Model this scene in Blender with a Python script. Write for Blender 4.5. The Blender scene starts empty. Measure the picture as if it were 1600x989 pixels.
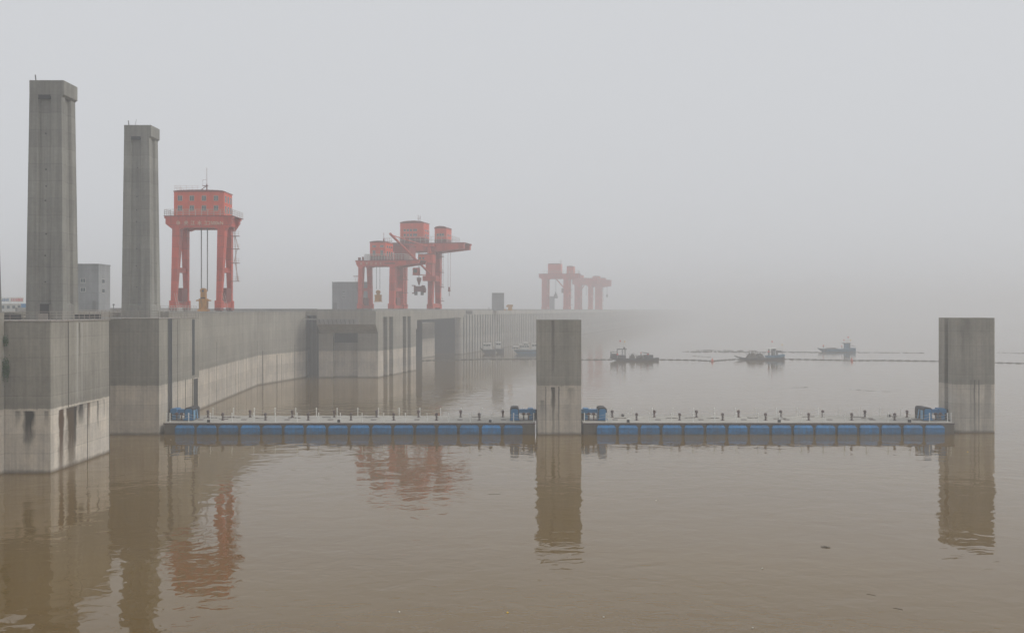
import bpy, math, random
from mathutils import Vector
random.seed(7)
sc = bpy.context.scene
col = sc.collection
R = math.radians
F = 1600.0            # focal length in photo pixels
HZ = 484.0            # horizon row
CAMZ = 20.0           # camera height over the water (m)
def PX(x, D): return (x - 800.0) / F * D
def PZ(y, D): return CAMZ - (y - HZ) / F * D

# ------------------------------------------------------------ camera
cam = bpy.data.cameras.new('camera'); camo = bpy.data.objects.new('camera', cam); col.objects.link(camo)
cam.sensor_width = 36; cam.lens = 36; cam.clip_start = 0.5; cam.clip_end = 20000
cam.shift_y = -(494.5 - HZ) / F
camo.location = (0, 0, CAMZ); camo.rotation_euler = (R(90), 0, 0)
sc.camera = camo
# ------------------------------------------------------------ world + sun (overcast)
SUN_EL, SUN_ROT = 42, 92         # sun up on the right, slightly behind the camera's right
w = bpy.data.worlds.new('World'); sc.world = w; w.use_nodes = True
nt = w.node_tree; bg = nt.nodes['Background']
sky = nt.nodes.new('ShaderNodeTexSky'); sky.sky_type = 'NISHITA'; sky.sun_disc = False
sky.sun_elevation = R(SUN_EL); sky.sun_rotation = R(SUN_ROT); sky.dust_density = 6; sky.air_density = 1.5
hs = nt.nodes.new('ShaderNodeHueSaturation'); hs.inputs['Saturation'].default_value = 0.18
mx = nt.nodes.new('ShaderNodeMix'); mx.data_type = 'RGBA'; mx.inputs[0].default_value = 0.93
nt.links.new(sky.outputs[0], hs.inputs['Color']); nt.links.new(hs.outputs[0], mx.inputs[6])
mx.inputs[7].default_value = (6.78, 6.95, 7.25, 1)
nt.links.new(mx.outputs[2], bg.inputs[0]); bg.inputs[1].default_value = 0.10
sl = bpy.data.lights.new('sun', 'SUN'); sl.energy = 1.5; sl.angle = R(25); sl.color = (1, 0.97, 0.92)
so = bpy.data.objects.new('sun', sl); col.objects.link(so)
so.rotation_euler = (R(90 - SUN_EL), 0, R(SUN_ROT))
so.location = (0, 0, 200)
sc.view_settings.view_transform = 'Standard'; sc.view_settings.look = 'None'
sc.view_settings.exposure = 0.0; sc.view_settings.gamma = 1
sc.cycles.use_denoising = True
sc.cycles.max_bounces = 8; sc.cycles.volume_bounces = 3; sc.cycles.diffuse_bounces = 3; sc.cycles.glossy_bounces = 3
sc.cycles.use_adaptive_sampling = False

# ------------------------------------------------------------ node helper
class NT:
    def __init__(s, name):
        s.m = bpy.data.materials.new(name); s.m.use_nodes = True; s.t = s.m.node_tree; s.b = s.t.nodes['Principled BSDF']
        g = s.t.nodes.new('ShaderNodeNewGeometry'); s.pos = g.outputs['Position']
        sp = s.t.nodes.new('ShaderNodeSeparateXYZ'); s.t.links.new(s.pos, sp.inputs[0]); s.X, s.Y, s.Z = sp.outputs
    def inp(s, sock, v):
        if isinstance(v, (int, float)): sock.default_value = v
        elif isinstance(v, (tuple, list)): sock.default_value = tuple(v) + ((1,) if len(v) == 3 and len(sock.default_value) == 4 else ())
        else: s.t.links.new(v, sock)
    def ma(s, op, a, b=0.0, c=None, clamp=False):
        n = s.t.nodes.new('ShaderNodeMath'); n.operation = op; n.use_clamp = clamp
        s.inp(n.inputs[0], a); s.inp(n.inputs[1], b)
        if c is not None: s.inp(n.inputs[2], c)
        return n.outputs[0]
    def vec(s, a, scale):
        n = s.t.nodes.new('ShaderNodeVectorMath'); n.operation = 'MULTIPLY'; s.inp(n.inputs[0], a); n.inputs[1].default_value = scale; return n.outputs[0]
    def noise(s, vec, scale, detail=3, rough=0.5, dist=0.0):
        n = s.t.nodes.new('ShaderNodeTexNoise'); s.inp(n.inputs['Vector'], vec); n.inputs['Scale'].default_value = scale
        n.inputs['Detail'].default_value = detail; n.inputs['Roughness'].default_value = rough; n.inputs['Distortion'].default_value = dist
        return n.outputs['Fac']
    def rng(s, v, a, b, c=0.0, d=1.0):
        n = s.t.nodes.new('ShaderNodeMapRange'); n.clamp = True; s.inp(n.inputs[0], v)
        for i, q in enumerate((a, b, c, d)): s.inp(n.inputs[i + 1], q)
        return n.outputs[0]
    def mix(s, f, a, b, mode='MIX'):
        n = s.t.nodes.new('ShaderNodeMix'); n.data_type = 'RGBA'; n.blend_type = mode
        s.inp(n.inputs[0], f); s.inp(n.inputs[6], a); s.inp(n.inputs[7], b); return n.outputs[2]
    def mul(s, c, v):           # colour times scalar
        n = s.t.nodes.new('ShaderNodeVectorMath'); n.operation = 'SCALE'; s.inp(n.inputs[0], c); s.inp(n.inputs[3], v); return n.outputs[0]
    def bump(s, h, dist=1.0, strength=1.0):
        n = s.t.nodes.new('ShaderNodeBump'); n.inputs['Distance'].default_value = dist; n.inputs['Strength'].default_value = strength
        s.inp(n.inputs['Height'], h); s.t.links.new(n.outputs[0], s.b.inputs['Normal'])
    def out(s, c, rough=0.8, metal=0.0):
        s.inp(s.b.inputs['Base Color'], c); s.inp(s.b.inputs['Roughness'], rough); s.b.inputs['Metallic'].default_value = metal; return s.m

def concrete(name, up=(0.305, 0.284, 0.240), low=(0.57, 0.505, 0.415), zline=7.85, stains=(), streak=1.0):
    n = NT(name)
    blot = n.noise(n.pos, 0.16, 5, 0.6)
    fine = n.noise(n.pos, 1.7, 4, 0.65)
    grain = n.noise(n.pos, 9.0, 2, 0.6)
    st = n.noise(n.vec(n.pos, (1.1, 1.1, 0.045)), 1.0, 4, 0.6)
    st2 = n.noise(n.vec(n.pos, (3.3, 3.3, 0.12)), 1.0, 3, 0.6)
    v = n.ma('ADD', n.rng(blot, 0.25, 0.75, 0.80, 1.18), n.rng(fine, 0.3, 0.7, -0.09, 0.09))
    v = n.ma('ADD', v, n.rng(grain, 0.3, 0.7, -0.05, 0.05))
    v = n.ma('MULTIPLY', v, n.rng(st, 0.3, 0.62, 1.0 - 0.22 * streak, 1.06))
    v = n.ma('MULTIPLY', v, n.rng(st2, 0.34, 0.6, 1.0 - 0.12 * streak, 1.03))
    # pour lifts: each lift its own tone, thin line between
    lift = n.ma('DIVIDE', n.Z, 2.35)
    wn = n.t.nodes.new('ShaderNodeTexWhiteNoise'); wn.noise_dimensions = '1D'; n.t.links.new(n.ma('FLOOR', lift), wn.inputs['W'])
    v = n.ma('MULTIPLY', v, n.rng(wn.outputs['Value'], 0, 1, 0.92, 1.06))
    line = n.ma('LESS_THAN', n.ma('FRACT', lift), 0.035)
    brk = n.rng(n.noise(n.pos, 0.5, 2), 0.35, 0.6, 0.35, 1.0)
    v = n.ma('MULTIPLY', v, n.ma('SUBTRACT', 1.0, n.ma('MULTIPLY', n.ma('MULTIPLY', line, brk), 0.24)))
    bl = n.ma('LESS_THAN', n.ma('FRACT', n.ma('DIVIDE', n.Z, 0.47)), 0.12)
    v = n.ma('MULTIPLY', v, n.ma('SUBTRACT', 1.0, n.ma('MULTIPLY', bl, 0.05)))
    # washed, silt-coloured zone under the old water line
    edge = n.ma('ADD', zline - 0.25, n.ma('MULTIPLY', n.noise(n.vec(n.pos, (0.9, 0.9, 0.1)), 1.0, 4, 0.7), 0.5))
    m = n.rng(n.ma('SUBTRACT', edge, n.Z), -0.05, 0.05)
    hue = n.mix(n.rng(n.noise(n.pos, 0.3, 3), 0.35, 0.65), low, tuple(c * k for c, k in zip(low, (0.86, 0.88, 0.92))))
    c = n.mix(m, up, hue)
    dk = n.rng(n.ma('ABSOLUTE', n.ma('SUBTRACT', n.Z, zline + 0.55)), 0.0, 1.1, 0.80, 1.0)   # damp band on the line
    c = n.mul(c, n.ma('MULTIPLY', v, dk))
    # brown tide mark right above the water
    tide = n.rng(n.ma('ADD', n.Z, n.ma('MULTIPLY', fine, 0.3)), 0.25, 0.65, 0.75, 0.0)
    c = n.mix(tide, c, (0.10, 0.075, 0.045))
    for (ax, cen, hw, zt, ln, s, colr) in stains:
        a = n.X if ax == 'X' else n.Y
        wob = n.ma('MULTIPLY', n.ma('SUBTRACT', n.noise(n.vec(n.pos, (0.7, 0.7, 0.5)), 1.0, 3), 0.5), hw * 1.4)
        k = n.rng(n.ma('ABSOLUTE', n.ma('ADD', n.ma('SUBTRACT', a, cen), wob)), hw * 0.35, hw, 1.0, 0.0)
        fall = n.rng(n.Z, zt - ln, zt, 0.45, 1.0)
        top = n.ma('LESS_THAN', n.Z, zt)
        bot = n.rng(n.Z, zt - ln - 0.8, zt - ln, 0.0, 1.0)
        nz = n.rng(n.noise(n.vec(n.pos, (5, 5, 0.35)), 1.0, 4, 0.7), 0.3, 0.62, 0.75, 1.0)
        k = n.ma('MULTIPLY', n.ma('MULTIPLY', k, fall), n.ma('MULTIPLY', top, n.ma('MULTIPLY', nz, bot)))
        c = n.mix(n.ma('MULTIPLY', k, s * 1.5, clamp=True), c, colr)
    n.bump(n.ma('ADD', n.ma('MULTIPLY', fine, 0.03), n.ma('MULTIPLY', grain, 0.012)), 1.0, 0.6)
    return n.out(c, 0.88)

def paint(name, c, rough=0.5, dirt=0.5, dirtcol=(0.12, 0.07, 0.05), metal=0.0, var=0.12, sc_=0.8, seams=0):
    n = NT(name)
    a = n.noise(n.pos, sc_, 5, 0.65); b = n.noise(n.vec(n.pos, (2.2, 2.2, 0.25)), 1.0, 4, 0.6)
    cc = n.mul(c, n.rng(a, 0.3, 0.7, 1 - var, 1 + var))
    cc = n.mix(n.ma('MULTIPLY', n.rng(b, 0.52, 0.75), dirt), cc, dirtcol)
    if seams:      # plate seams and faded, repainted plates
        q = n.ma('DIVIDE', n.Z, seams); ln = n.ma('LESS_THAN', n.ma('FRACT', q), 0.05)
        wn = n.t.nodes.new('ShaderNodeTexWhiteNoise'); wn.noise_dimensions = '3D'
        cv = n.t.nodes.new('ShaderNodeCombineXYZ')
        for i_, (ax_, k_) in enumerate(((n.X, 3.5), (n.Y, 6.0), (n.Z, seams))): n.t.links.new(n.ma('FLOOR', n.ma('DIVIDE', ax_, k_)), cv.inputs[i_])
        n.t.links.new(cv.outputs[0], wn.inputs['Vector'])
        cc = n.mul(cc, n.ma('SUBTRACT', n.rng(wn.outputs['Value'], 0, 1, 0.86, 1.12), n.ma('MULTIPLY', ln, 0.28)))
    return n.out(cc, n.rng(a, 0.3, 0.7, rough * 0.85, min(1, rough * 1.2)), metal)

DARK = (0.022, 0.017, 0.010); RUST = (0.085, 0.042, 0.015); WHT = (0.42, 0.41, 0.38)
M = {}
M['conc'] = concrete('concrete')
M['conc_b1'] = concrete('concrete_stained', low=(0.68, 0.61, 0.51), stains=[
    ('X', -59.2, 0.8, 7.6, 3.6, 0.97, DARK), ('X', -60.6, 0.45, 7.6, 1.2, 0.5, DARK), ('X', -57.1, 0.35, 7.6, 1.2, 0.5, DARK),
    ('Y', 128.5, 0.95, 7.5, 7.4, 1.0, RUST), ('Y', 131.4, 1.9, 7.5, 7.4, 1.0, (0.075, 0.045, 0.018)), ('Y', 134.0, 6.5, 7.62, 0.05, 0.75, DARK), ('Y', 132.6, 0.5, 7.5, 4.4, 0.9, DARK), ('Y', 134.3, 1.5, 7.6, 2.2, 0.8, DARK),
    ('Y', 136.8, 0.5, 7.6, 2.8, 0.7, RUST), ('Y', 139.8, 0.35, 7.6, 3.0, 0.7, DARK), ('Y', 142.0, 0.3, 7.6, 1.8, 0.4, DARK),
    ('Y', 133.2, 0.30, 18.3, 9.5, 0.75, WHT), ('Y', 134.7, 0.25, 18.3, 10.0, 0.6, WHT), ('Y', 133.9, 0.3, 18.3, 4, 0.5, DARK), ('Y', 136.3, 0.25, 18.3, 6, 0.4, WHT)])
M['conc_p'] = concrete('concrete_pier', low=(0.56, 0.495, 0.405), stains=[
    ('X', 6.55, 0.42, 7.6, 2.8, 0.95, DARK), ('X', 6.6, 0.30, 7.5, 7.4, 0.6, (0.09, 0.07, 0.045)), ('X', 6.55, 0.35, 18.3, 8.0, 0.5, (0.07, 0.06, 0.05)),
    ('X', 7.5, 0.16, 7.7, 7.5, 0.6, DARK), ('X', 5.4, 0.12, 7.7, 7.5, 0.5, DARK), ('X', 4.9, 0.5, 5.5, 1.4, 0.35, DARK), ('X', 9.6, 0.7, 7.5, 2.0, 0.3, DARK)])
M['conc_dam'] = concrete('concrete_intake', up=(0.38, 0.36, 0.315), low=(0.40, 0.375, 0.325))
M['conc_r'] = concrete('concrete_round_pier', low=(0.54, 0.49, 0.41), stains=[
    ('X', 75.3, 0.18, 8.6, 8.4, 0.7, (0.1, 0.09, 0.075)), ('X', 76.0, 0.14, 8.6, 8.4, 0.7, (0.1, 0.09, 0.075)), ('X', 74.7, 0.1, 8.6, 8.4, 0.5, (0.1, 0.09, 0.075)),
    ('X', 74.0, 1.0, 18.5, 9, 0.25, DARK), ('X', 77.6, 0.8, 7.8, 3.0, 0.25, DARK)])
M['tower'] = concrete('tower_concrete', up=(0.250, 0.242, 0.215), zline=-5, streak=1.2)
M['deck_conc'] = concrete('deck_concrete', up=(0.26, 0.25, 0.235), zline=-5)
M['building'] = concrete('building_render', up=(0.27, 0.275, 0.28), zline=-5, streak=0.8)
M['float_conc'] = concrete('pontoon_concrete', up=(0.13, 0.115, 0.088), zline=-5, streak=0.6)
M['float_deck'] = concrete('pontoon_deck', up=(0.36, 0.34, 0.30), zline=-5, streak=0.0)
M['dark'] = paint('shadow_dark_paint', (0.03, 0.03, 0.032), 0.7, 0.3)
M['joint'] = paint('joint_seepage', (0.055, 0.045, 0.035), 0.8, 0.3)
M['void'] = concrete('recess_shade', up=(0.045, 0.048, 0.052), low=(0.06, 0.057, 0.052))  # near-black concrete: the shade inside slots, recesses and bays put into colour
M['red'] = paint('crane_red', (0.52, 0.052, 0.020), 0.45, 0.6, (0.19, 0.04, 0.025), seams=2.7)
M['red2'] = paint('machine_house_red', (0.66, 0.075, 0.022), 0.5, 0.35, (0.30, 0.04, 0.03))
M['reddk'] = paint('dull_red', (0.20, 0.035, 0.03), 0.5, 0.6)
M['reddk2'] = paint('shaded_red', (0.30, 0.045, 0.035), 0.6, 0.7)  # dull red with the rear machine house's shading put into its colour
M['yellow'] = paint('lifting_yellow', (0.55, 0.26, 0.025), 0.45, 0.7, (0.10, 0.06, 0.03), sc_=1.6)
M['white'] = paint('white_paint', (0.78, 0.78, 0.74), 0.5, 0.35, (0.35, 0.28, 0.2))
M['rail'] = paint('pale_rail', (0.50, 0.49, 0.45), 0.5, 0.5, (0.25, 0.16, 0.10))
M['rustrail'] = paint('rusty_rail', (0.30, 0.27, 0.24), 0.6, 0.9, (0.14, 0.07, 0.04))
M['steel'] = paint('grey_steel', (0.16, 0.16, 0.16), 0.45, 0.4, metal=0.4)
M['glass'] = paint('dark_glass', (0.06, 0.09, 0.10), 0.15, 0.0)
M['frame'] = paint('window_frame', (0.55, 0.42, 0.38), 0.5, 0.2)
M['letter'] = paint('lettering', (0.62, 0.56, 0.42), 0.6, 0.3)
M['blue'] = paint('winch_blue', (0.012, 0.17, 0.38), 0.4, 0.3, (0.05, 0.10, 0.15))
M['blue2'] = paint('pale_blue_panel', (0.12, 0.32, 0.52), 0.4, 0.3, (0.05, 0.14, 0.22))
M['rubber'] = paint('black_rubber', (0.022, 0.022, 0.025), 0.7, 0.2)
M['bollard'] = paint('rusty_bollard', (0.085, 0.055, 0.05), 0.6, 0.6, (0.18, 0.07, 0.04), sc_=3)
M['hull'] = paint('dark_hull', (0.045, 0.05, 0.06), 0.5, 0.5, sc_=1.5)
M['hullblue'] = paint('blue_hull', (0.05, 0.17, 0.28), 0.45, 0.5, (0.07, 0.10, 0.13), sc_=1.5)
M['cargo'] = paint('piled_debris', (0.09, 0.075, 0.055), 0.95, 0.6, (0.05, 0.04, 0.03), sc_=3)
M['orange'] = paint('buoy_orange', (0.60, 0.10, 0.04), 0.5, 0.2)
M['flagred'] = paint('red_cloth', (0.65, 0.03, 0.03), 0.8, 0)
M['flagyel'] = paint('yellow_cloth', (0.75, 0.50, 0.05), 0.8, 0)
M['skin'] = paint('skin', (0.35, 0.2, 0.14), 0.6, 0)
M['boom'] = paint('boom_float', (0.05, 0.042, 0.036), 0.85, 0.5)
M['stalk'] = paint('wood_stem', (0.08, 0.06, 0.035), 0.9, 0.2)
M['scrap'] = paint('pale_scrap', (0.6, 0.6, 0.55), 0.6, 0.1)
M['leaf'] = paint('leaf', (0.035, 0.085, 0.022), 0.7, 0.5, (0.02, 0.04, 0.012), sc_=4)

def panel_blue():
    n = NT('fender_blue')
    gx = n.ma('LESS_THAN', n.ma('FRACT', n.ma('DIVIDE', n.X, 0.62)), 0.06)
    gz = n.ma('LESS_THAN', n.ma('FRACT', n.ma('DIVIDE', n.Z, 0.46)), 0.07)
    a = n.noise(n.pos, 1.3, 4, 0.6)
    c = n.mul((0.004, 0.15, 0.37), n.rng(a, 0.3, 0.7, 0.75, 1.3))
    c = n.mix(n.ma('MULTIPLY', n.ma('MAXIMUM', gx, gz), 0.6), c, (0.02, 0.06, 0.12))
    oi = n.t.nodes.new('ShaderNodeObjectInfo'); c = n.mul(c, n.rng(oi.outputs['Random'], 0, 1, 0.68, 1.22))
    c = n.mix(n.ma('MULTIPLY', n.rng(n.noise(n.vec(n.pos, (1.2, 1.2, 0.4)), 1.0, 4, 0.7), 0.5, 0.7), 0.45), c, (0.07, 0.10, 0.13))
    low = n.rng(n.ma('ADD', n.Z, n.ma('MULTIPLY', a, 0.5)), 0.3, 0.75, 0.6, 0.0)
    c = n.mix(low, c, (0.06, 0.07, 0.06))
    return n.out(c, 0.5)
M['fender'] = panel_blue()

def water_mat():
    n = NT('river_water')
    # slow patches decide where the breeze ruffles the surface
    patch = n.rng(n.noise(n.vec(n.pos, (0.010, 0.022, 0)), 1.0, 3, 0.55), 0.40, 0.64, 0.35, 1.25)
    w1 = n.noise(n.vec(n.pos, (0.25, 0.27, 0)), 1.0, 1, 0.4, 0.5)
    w2 = n.noise(n.vec(n.pos, (0.62, 0.72, 0)), 1.0, 2, 0.4, 0.8)
    w3 = n.noise(n.vec(n.pos, (2.2, 4.2, 0)), 1.0, 2, 0.5)
    h = n.ma('ADD', n.ma('MULTIPLY', w1, 0.05), n.ma('MULTIPLY', n.ma('MULTIPLY', w2, 0.032), patch))
    h = n.ma('ADD', h, n.ma('MULTIPLY', n.ma('MULTIPLY', w3, 0.0012), patch))
    n.bump(h, 1.0, 1.0)
    silt = n.rng(n.noise(n.vec(n.pos, (0.02, 0.035, 0)), 1.0, 4, 0.6), 0.3, 0.7)
    c = n.mix(silt, (0.122, 0.068, 0.008), (0.146, 0.086, 0.012))
    n.b.inputs['IOR'].default_value = 1.33; n.b.inputs['Specular Tint'].default_value = (1, 0.9, 0.78, 1)
    return n.out(c, 0.012)
M['water'] = water_mat()

# ------------------------------------------------------------ mesh builder
class MB:
    def __init__(s): s.v = []; s.f = []; s.mi = []; s.cur = 0
    def add(s, vs, fs):
        o = len(s.v); s.v += [tuple(v) for v in vs]
        for f in fs: s.f.append(tuple(i + o for i in f)); s.mi.append(s.cur)
        return s
    def hexa(s, b, t):     # b,t: 4 pts ccw each
        return s.add(list(b) + list(t), [(3, 2, 1, 0), (4, 5, 6, 7), (0, 1, 5, 4), (1, 2, 6, 5), (2, 3, 7, 6), (3, 0, 4, 7)])
    def box(s, x0, x1, y0, y1, z0, z1):
        return s.hexa([(x0, y0, z0), (x1, y0, z0), (x1, y1, z0), (x0, y1, z0)], [(x0, y0, z1), (x1, y0, z1), (x1, y1, z1), (x0, y1, z1)])
    def frus(s, b, z0, t, z1):   # rects (x0,x1,y0,y1)
        q = lambda r, z: [(r[0], r[2], z), (r[1], r[2], z), (r[1], r[3], z), (r[0], r[3], z)]
        return s.hexa(q(b, z0), q(t, z1))
    def prism(s, pts, z0, z1):   # footprint ccw
        k = len(pts); vs = [(p[0], p[1], z0) for p in pts] + [(p[0], p[1], z1) for p in pts]
        return s.add(vs, [tuple(range(k - 1, -1, -1)), tuple(range(k, 2 * k))] + [(i, (i + 1) % k, k + (i + 1) % k, k + i) for i in range(k)])
    def prof(s, pts, y0, y1):    # profile in (x,z) ccw seen from -y, extruded along y
        k = len(pts); vs = [(p[0], y0, p[1]) for p in pts] + [(p[0], y1, p[1]) for p in pts]
        return s.add(vs, [tuple(range(k)), tuple(range(2 * k - 1, k - 1, -1))] + [((i + 1) % k, i, k + i, k + (i + 1) % k) for i in range(k)])
    def profx(s, pts, x0, x1):   # profile in (y,z), extruded along x
        k = len(pts); vs = [(x0, p[0], p[1]) for p in pts] + [(x1, p[0], p[1]) for p in pts]
        return s.add(vs, [tuple(range(k - 1, -1, -1)), tuple(range(k, 2 * k))] + [(i, (i + 1) % k, k + (i + 1) % k, k + i) for i in range(k)])
    def tube(s, p, q, r, n=6, r2=None):
        p, q = Vector(p), Vector(q); d = q - p
        if d.length < 1e-6: return s
        d.normalize(); a = d.orthogonal().normalized(); b = d.cross(a); r2 = r if r2 is None else r2
        vs = [p + (a * math.cos(2 * math.pi * i / n) + b * math.sin(2 * math.pi * i / n)) * r for i in range(n)]
        vs += [q + (a * math.cos(2 * math.pi * i / n) + b * math.sin(2 * math.pi * i / n)) * r2 for i in range(n)]
        return s.add(vs, [tuple(range(n - 1, -1, -1)), tuple(range(n, 2 * n))] + [(i, (i + 1) % n, n + (i + 1) % n, n + i) for i in range(n)])
    def line(s, pts, r, n=5):
        for a, b in zip(pts, pts[1:]): s.tube(a, b, r, n)
        return s
    def lathe(s, c, prof, n=12):  # prof list of (r,z)
        vs = []
        for r, z in prof: vs += [(c[0] + r * math.cos(2 * math.pi * i / n), c[1] + r * math.sin(2 * math.pi * i / n), c[2] + z) for i in range(n)]
        fs = [tuple(range(n - 1, -1, -1)), tuple(range((len(prof) - 1) * n, len(prof) * n))]
        for k in range(len(prof) - 1): fs += [(k * n + i, k * n + (i + 1) % n, (k + 1) * n + (i + 1) % n, (k + 1) * n + i) for i in range(n)]
        return s.add(vs, fs)
    def build(s, name, mats, parent=None, loc=None, smooth=False, label=None):
        me = bpy.data.meshes.new(name); me.from_pydata(s.v, [], s.f)
        if not isinstance(mats, (list, tuple)): mats = [mats]
        for m in mats: me.materials.append(M[m])
        for p, i in zip(me.polygons, s.mi): p.material_index = i; p.use_smooth = smooth
        me.validate(); me.update()
        o = bpy.data.objects.new(name, me); col.objects.link(o)
        if parent: o.parent = parent
        if loc: o.location = loc
        if label: o['label'] = label
        return o
def tag(o, label, cat, group=None):
    o['label'] = label; o['category'] = cat
    if group: o['group'] = group
    return o
def thing(name, label, cat, loc=(0, 0, 0), rot=0, group=None):
    o = bpy.data.objects.new(name, None); col.objects.link(o); o.location = loc; o.rotation_euler = (0, 0, rot)
    return tag(o, label, cat, group)
def struct(o): o['kind'] = 'structure'; return o
def dup(ch, parent, loc, rot=None, label=None):
    c = ch.copy(); col.objects.link(c); c.parent = parent; c.location = loc
    if rot is not None: c.rotation_euler = (0, 0, rot)
    return c

# ------------------------------------------------------------ water + haze
wm = MB(); S = 4000
wm.add([(-S, -300, 0), (S, -300, 0), (S, 7000, 0), (-S, 7000, 0)], [(0, 1, 2, 3)])
struct(wm.build('water', 'water'))
hz = MB().box(-S - 50, S + 50, -350, 7050, -1.8, 62.0)
hm = bpy.data.materials.new('haze_air'); hm.use_nodes = True; t = hm.node_tree; t.nodes.remove(t.nodes['Principled BSDF'])
pv = t.nodes.new('ShaderNodeVolumePrincipled'); pv.inputs['Color'].default_value = (0.925, 0.948, 0.982, 1)
pv.inputs['Density'].default_value = 0.00130; pv.inputs['Anisotropy'].default_value = 0.15
t.links.new(pv.outputs[0], t.nodes['Material Output'].inputs['Volume']); M['haze'] = hm
hzo = hz.build('haze', 'haze'); hzo['kind'] = 'stuff'

# ------------------------------------------------------------ railing helper
def railing(path, name, mat, parent, h=1.1, step=1.6, rails=(0.4, 0.75, 1.1), r=0.035):
    mb = MB()
    for a, b in zip(path, path[1:]):
        a, b = Vector(a), Vector(b); L = (b - a).length; k = max(1, round(L / step))
        for i in range(k + 1):
            p = a.lerp(b, i / k); mb.tube(p, p + Vector((0, 0, h)), r * 1.2, 5)
        for z in rails: mb.tube(a + Vector((0, 0, z)), b + Vector((0, 0, z)), r, 5)
    return mb.build(name, mat, parent)

# ------------------------------------------------------------ left lock wall with curved face
BOT = -0.8; DECK = 19.62
lw = thing('lock_wall', 'long curved grey concrete lock wall with pale washed lower zone under the nearest red crane', 'wall')
main = [(-62.2, 30), (-62.2, 125.4), (-70, 125.4), (-70, 186), (-62.4, 186), (-62.5, 205), (-67.4, 271), (-61.1, 303), (-62.5, 316), (-160, 316), (-160, 30)]
MB().prism(main, BOT, DECK).build('wall_body', 'conc', lw)
MB().box(-70, -64.75, 144.05, 163.95, BOT, 18.55).build('low_link_wall', 'conc', lw)
cp = MB()
for a, b in zip(main[4:8], main[5:8]):
    a, b = Vector(a), Vector(b); d = (b - a).normalized(); nrm = Vector((d.y, -d.x))
    q = [a + nrm * 0.12, b + nrm * 0.12, b - nrm * 0.5, a - nrm * 0.5]
    cp.prism([(p.x, p.y) for p in q], DECK - 0.28, DECK + 0.06)
cp.build('coping', 'deck_conc', lw)
rp = MB().box(-97, -96.6, 200, 316, DECK, 20.42); rp.box(-97, -60, 315.0, 315.4, DECK, 20.30)
rp.build('rear_parapet', 'deck_conc', lw)
# joints and seepage lines
def wall_at(px):
    k = (px - 800) / F
    for a, b in zip(main[4:8], main[5:8]):
        # a + t(b-a): X = k*Y
        den = (b[0] - a[0]) - k * (b[1] - a[1])
        t_ = (k * a[1] - a[0]) / den
        if -0.001 <= t_ <= 1.001:
            a2, b2 = Vector(a), Vector(b); p = a2.lerp(b2, t_); d = (b2 - a2).normalized(); return p, d, Vector((d.y, -d.x))
    return None
for px, wd, z1 in ((326.3, .16, 7.9), (338.5, .16, 13.2), (354.4, .12, 8.6), (361, .08, 7.8), (368.3, .13, 7.8), (372.6, .10, 7.8), (384.6, .2, 8.2), (392.3, .14, 11.5),
                   (402, .2, 11.8), (410.5, .45, 9.0), (432.8, .35, 7.6), (440, .1, 7.6), (460.5, .28, 10.0), (477.5, .3, 8.0)):
    r_ = wall_at(px)
    if not r_: continue
    p, d, nrm = r_
    q = [p + d * wd / 2, p + d * wd / 2 + nrm * 0.025, p - d * wd / 2 + nrm * 0.025, p - d * wd / 2]
    q = [p - d * wd / 2 - nrm * .05, p - d * wd / 2 + nrm * 0.025, p + d * wd / 2 + nrm * 0.025, p + d * wd / 2 - nrm * .05][::-1]
    MB().prism([(a.x, a.y) for a in q], BOT, z1).build('wall_joint', 'joint', lw)
# ------------------------------------------------------------ buttresses
def buttress(x0, y0, y1, mat, label, strips):
    t = thing('wall_buttress', label, 'buttress', group='buttresses of the lock wall')
    MB().box(x0, -56.55, y0, y1, BOT, 18.55).build('buttress_body', mat, t)
    MB().box(x0, -56.45, y0 - 0.1, y1 - .02, 18.552, 18.66).build('coping', 'rustrail', t)
    railing([(x0 + .1, y0 + 0.05, 18.66), (-56.6, y0 + 0.05, 18.66), (-56.6, y1 - 0.1, 18.66)], 'railing', 'rustrail', t)
    for (a, b, z0, z1, m) in strips:
        MB().box(-56.6, -56.53, a, b, z0, z1).build('guide_slot', m, t)
    for zz in (18.1, 17.9):
        pass
    return t
b1 = buttress(-69.9, 125.5, 144, 'conc_b1', 'nearest concrete wall buttress with black and rust stains running into the water', [
    (130.45, 130.62, 7.6, 18.5, 'joint'), (136.3, 136.45, BOT, 7.6, 'joint'), (143.75, 143.95, BOT, 18.5, 'joint')])
b2 = buttress(-69.9, 164, 185, 'conc', 'second concrete wall buttress beside the left end of the floating barrier', [
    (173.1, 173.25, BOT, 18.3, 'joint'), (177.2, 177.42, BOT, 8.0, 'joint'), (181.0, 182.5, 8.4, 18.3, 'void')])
# second buttress: slot and low opening as flat strips, shade in their colour
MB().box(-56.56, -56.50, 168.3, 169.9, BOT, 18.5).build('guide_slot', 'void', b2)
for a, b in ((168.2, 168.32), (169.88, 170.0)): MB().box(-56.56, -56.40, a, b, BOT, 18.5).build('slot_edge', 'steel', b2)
MB().box(-56.56, -56.49, 181.2, 184.2, BOT, 7.7).build('low_opening_shade', 'void', b2)
MB().box(-56.56, -56.35, 181.0, 181.2, BOT, 7.9).build('slot_edge', 'conc', b2)
# clutter on deck between rails: low service slabs
cl = thing('service_walkway', 'low layered concrete service walkway behind the railings at the towers', 'walkway')
MB().box(-72, -62, 146, 163, 18.57, 18.85).build('slab', 'deck_conc', cl)
MB().box(-64.4, -61.9, 129, 129.2, 18.75, 19.45).build('louvre', 'void', cl)
MB().box(-60.9, -57.3, 142.6, 142.8, 18.75, 19.4).build('louvre', 'void', cl)

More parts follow.
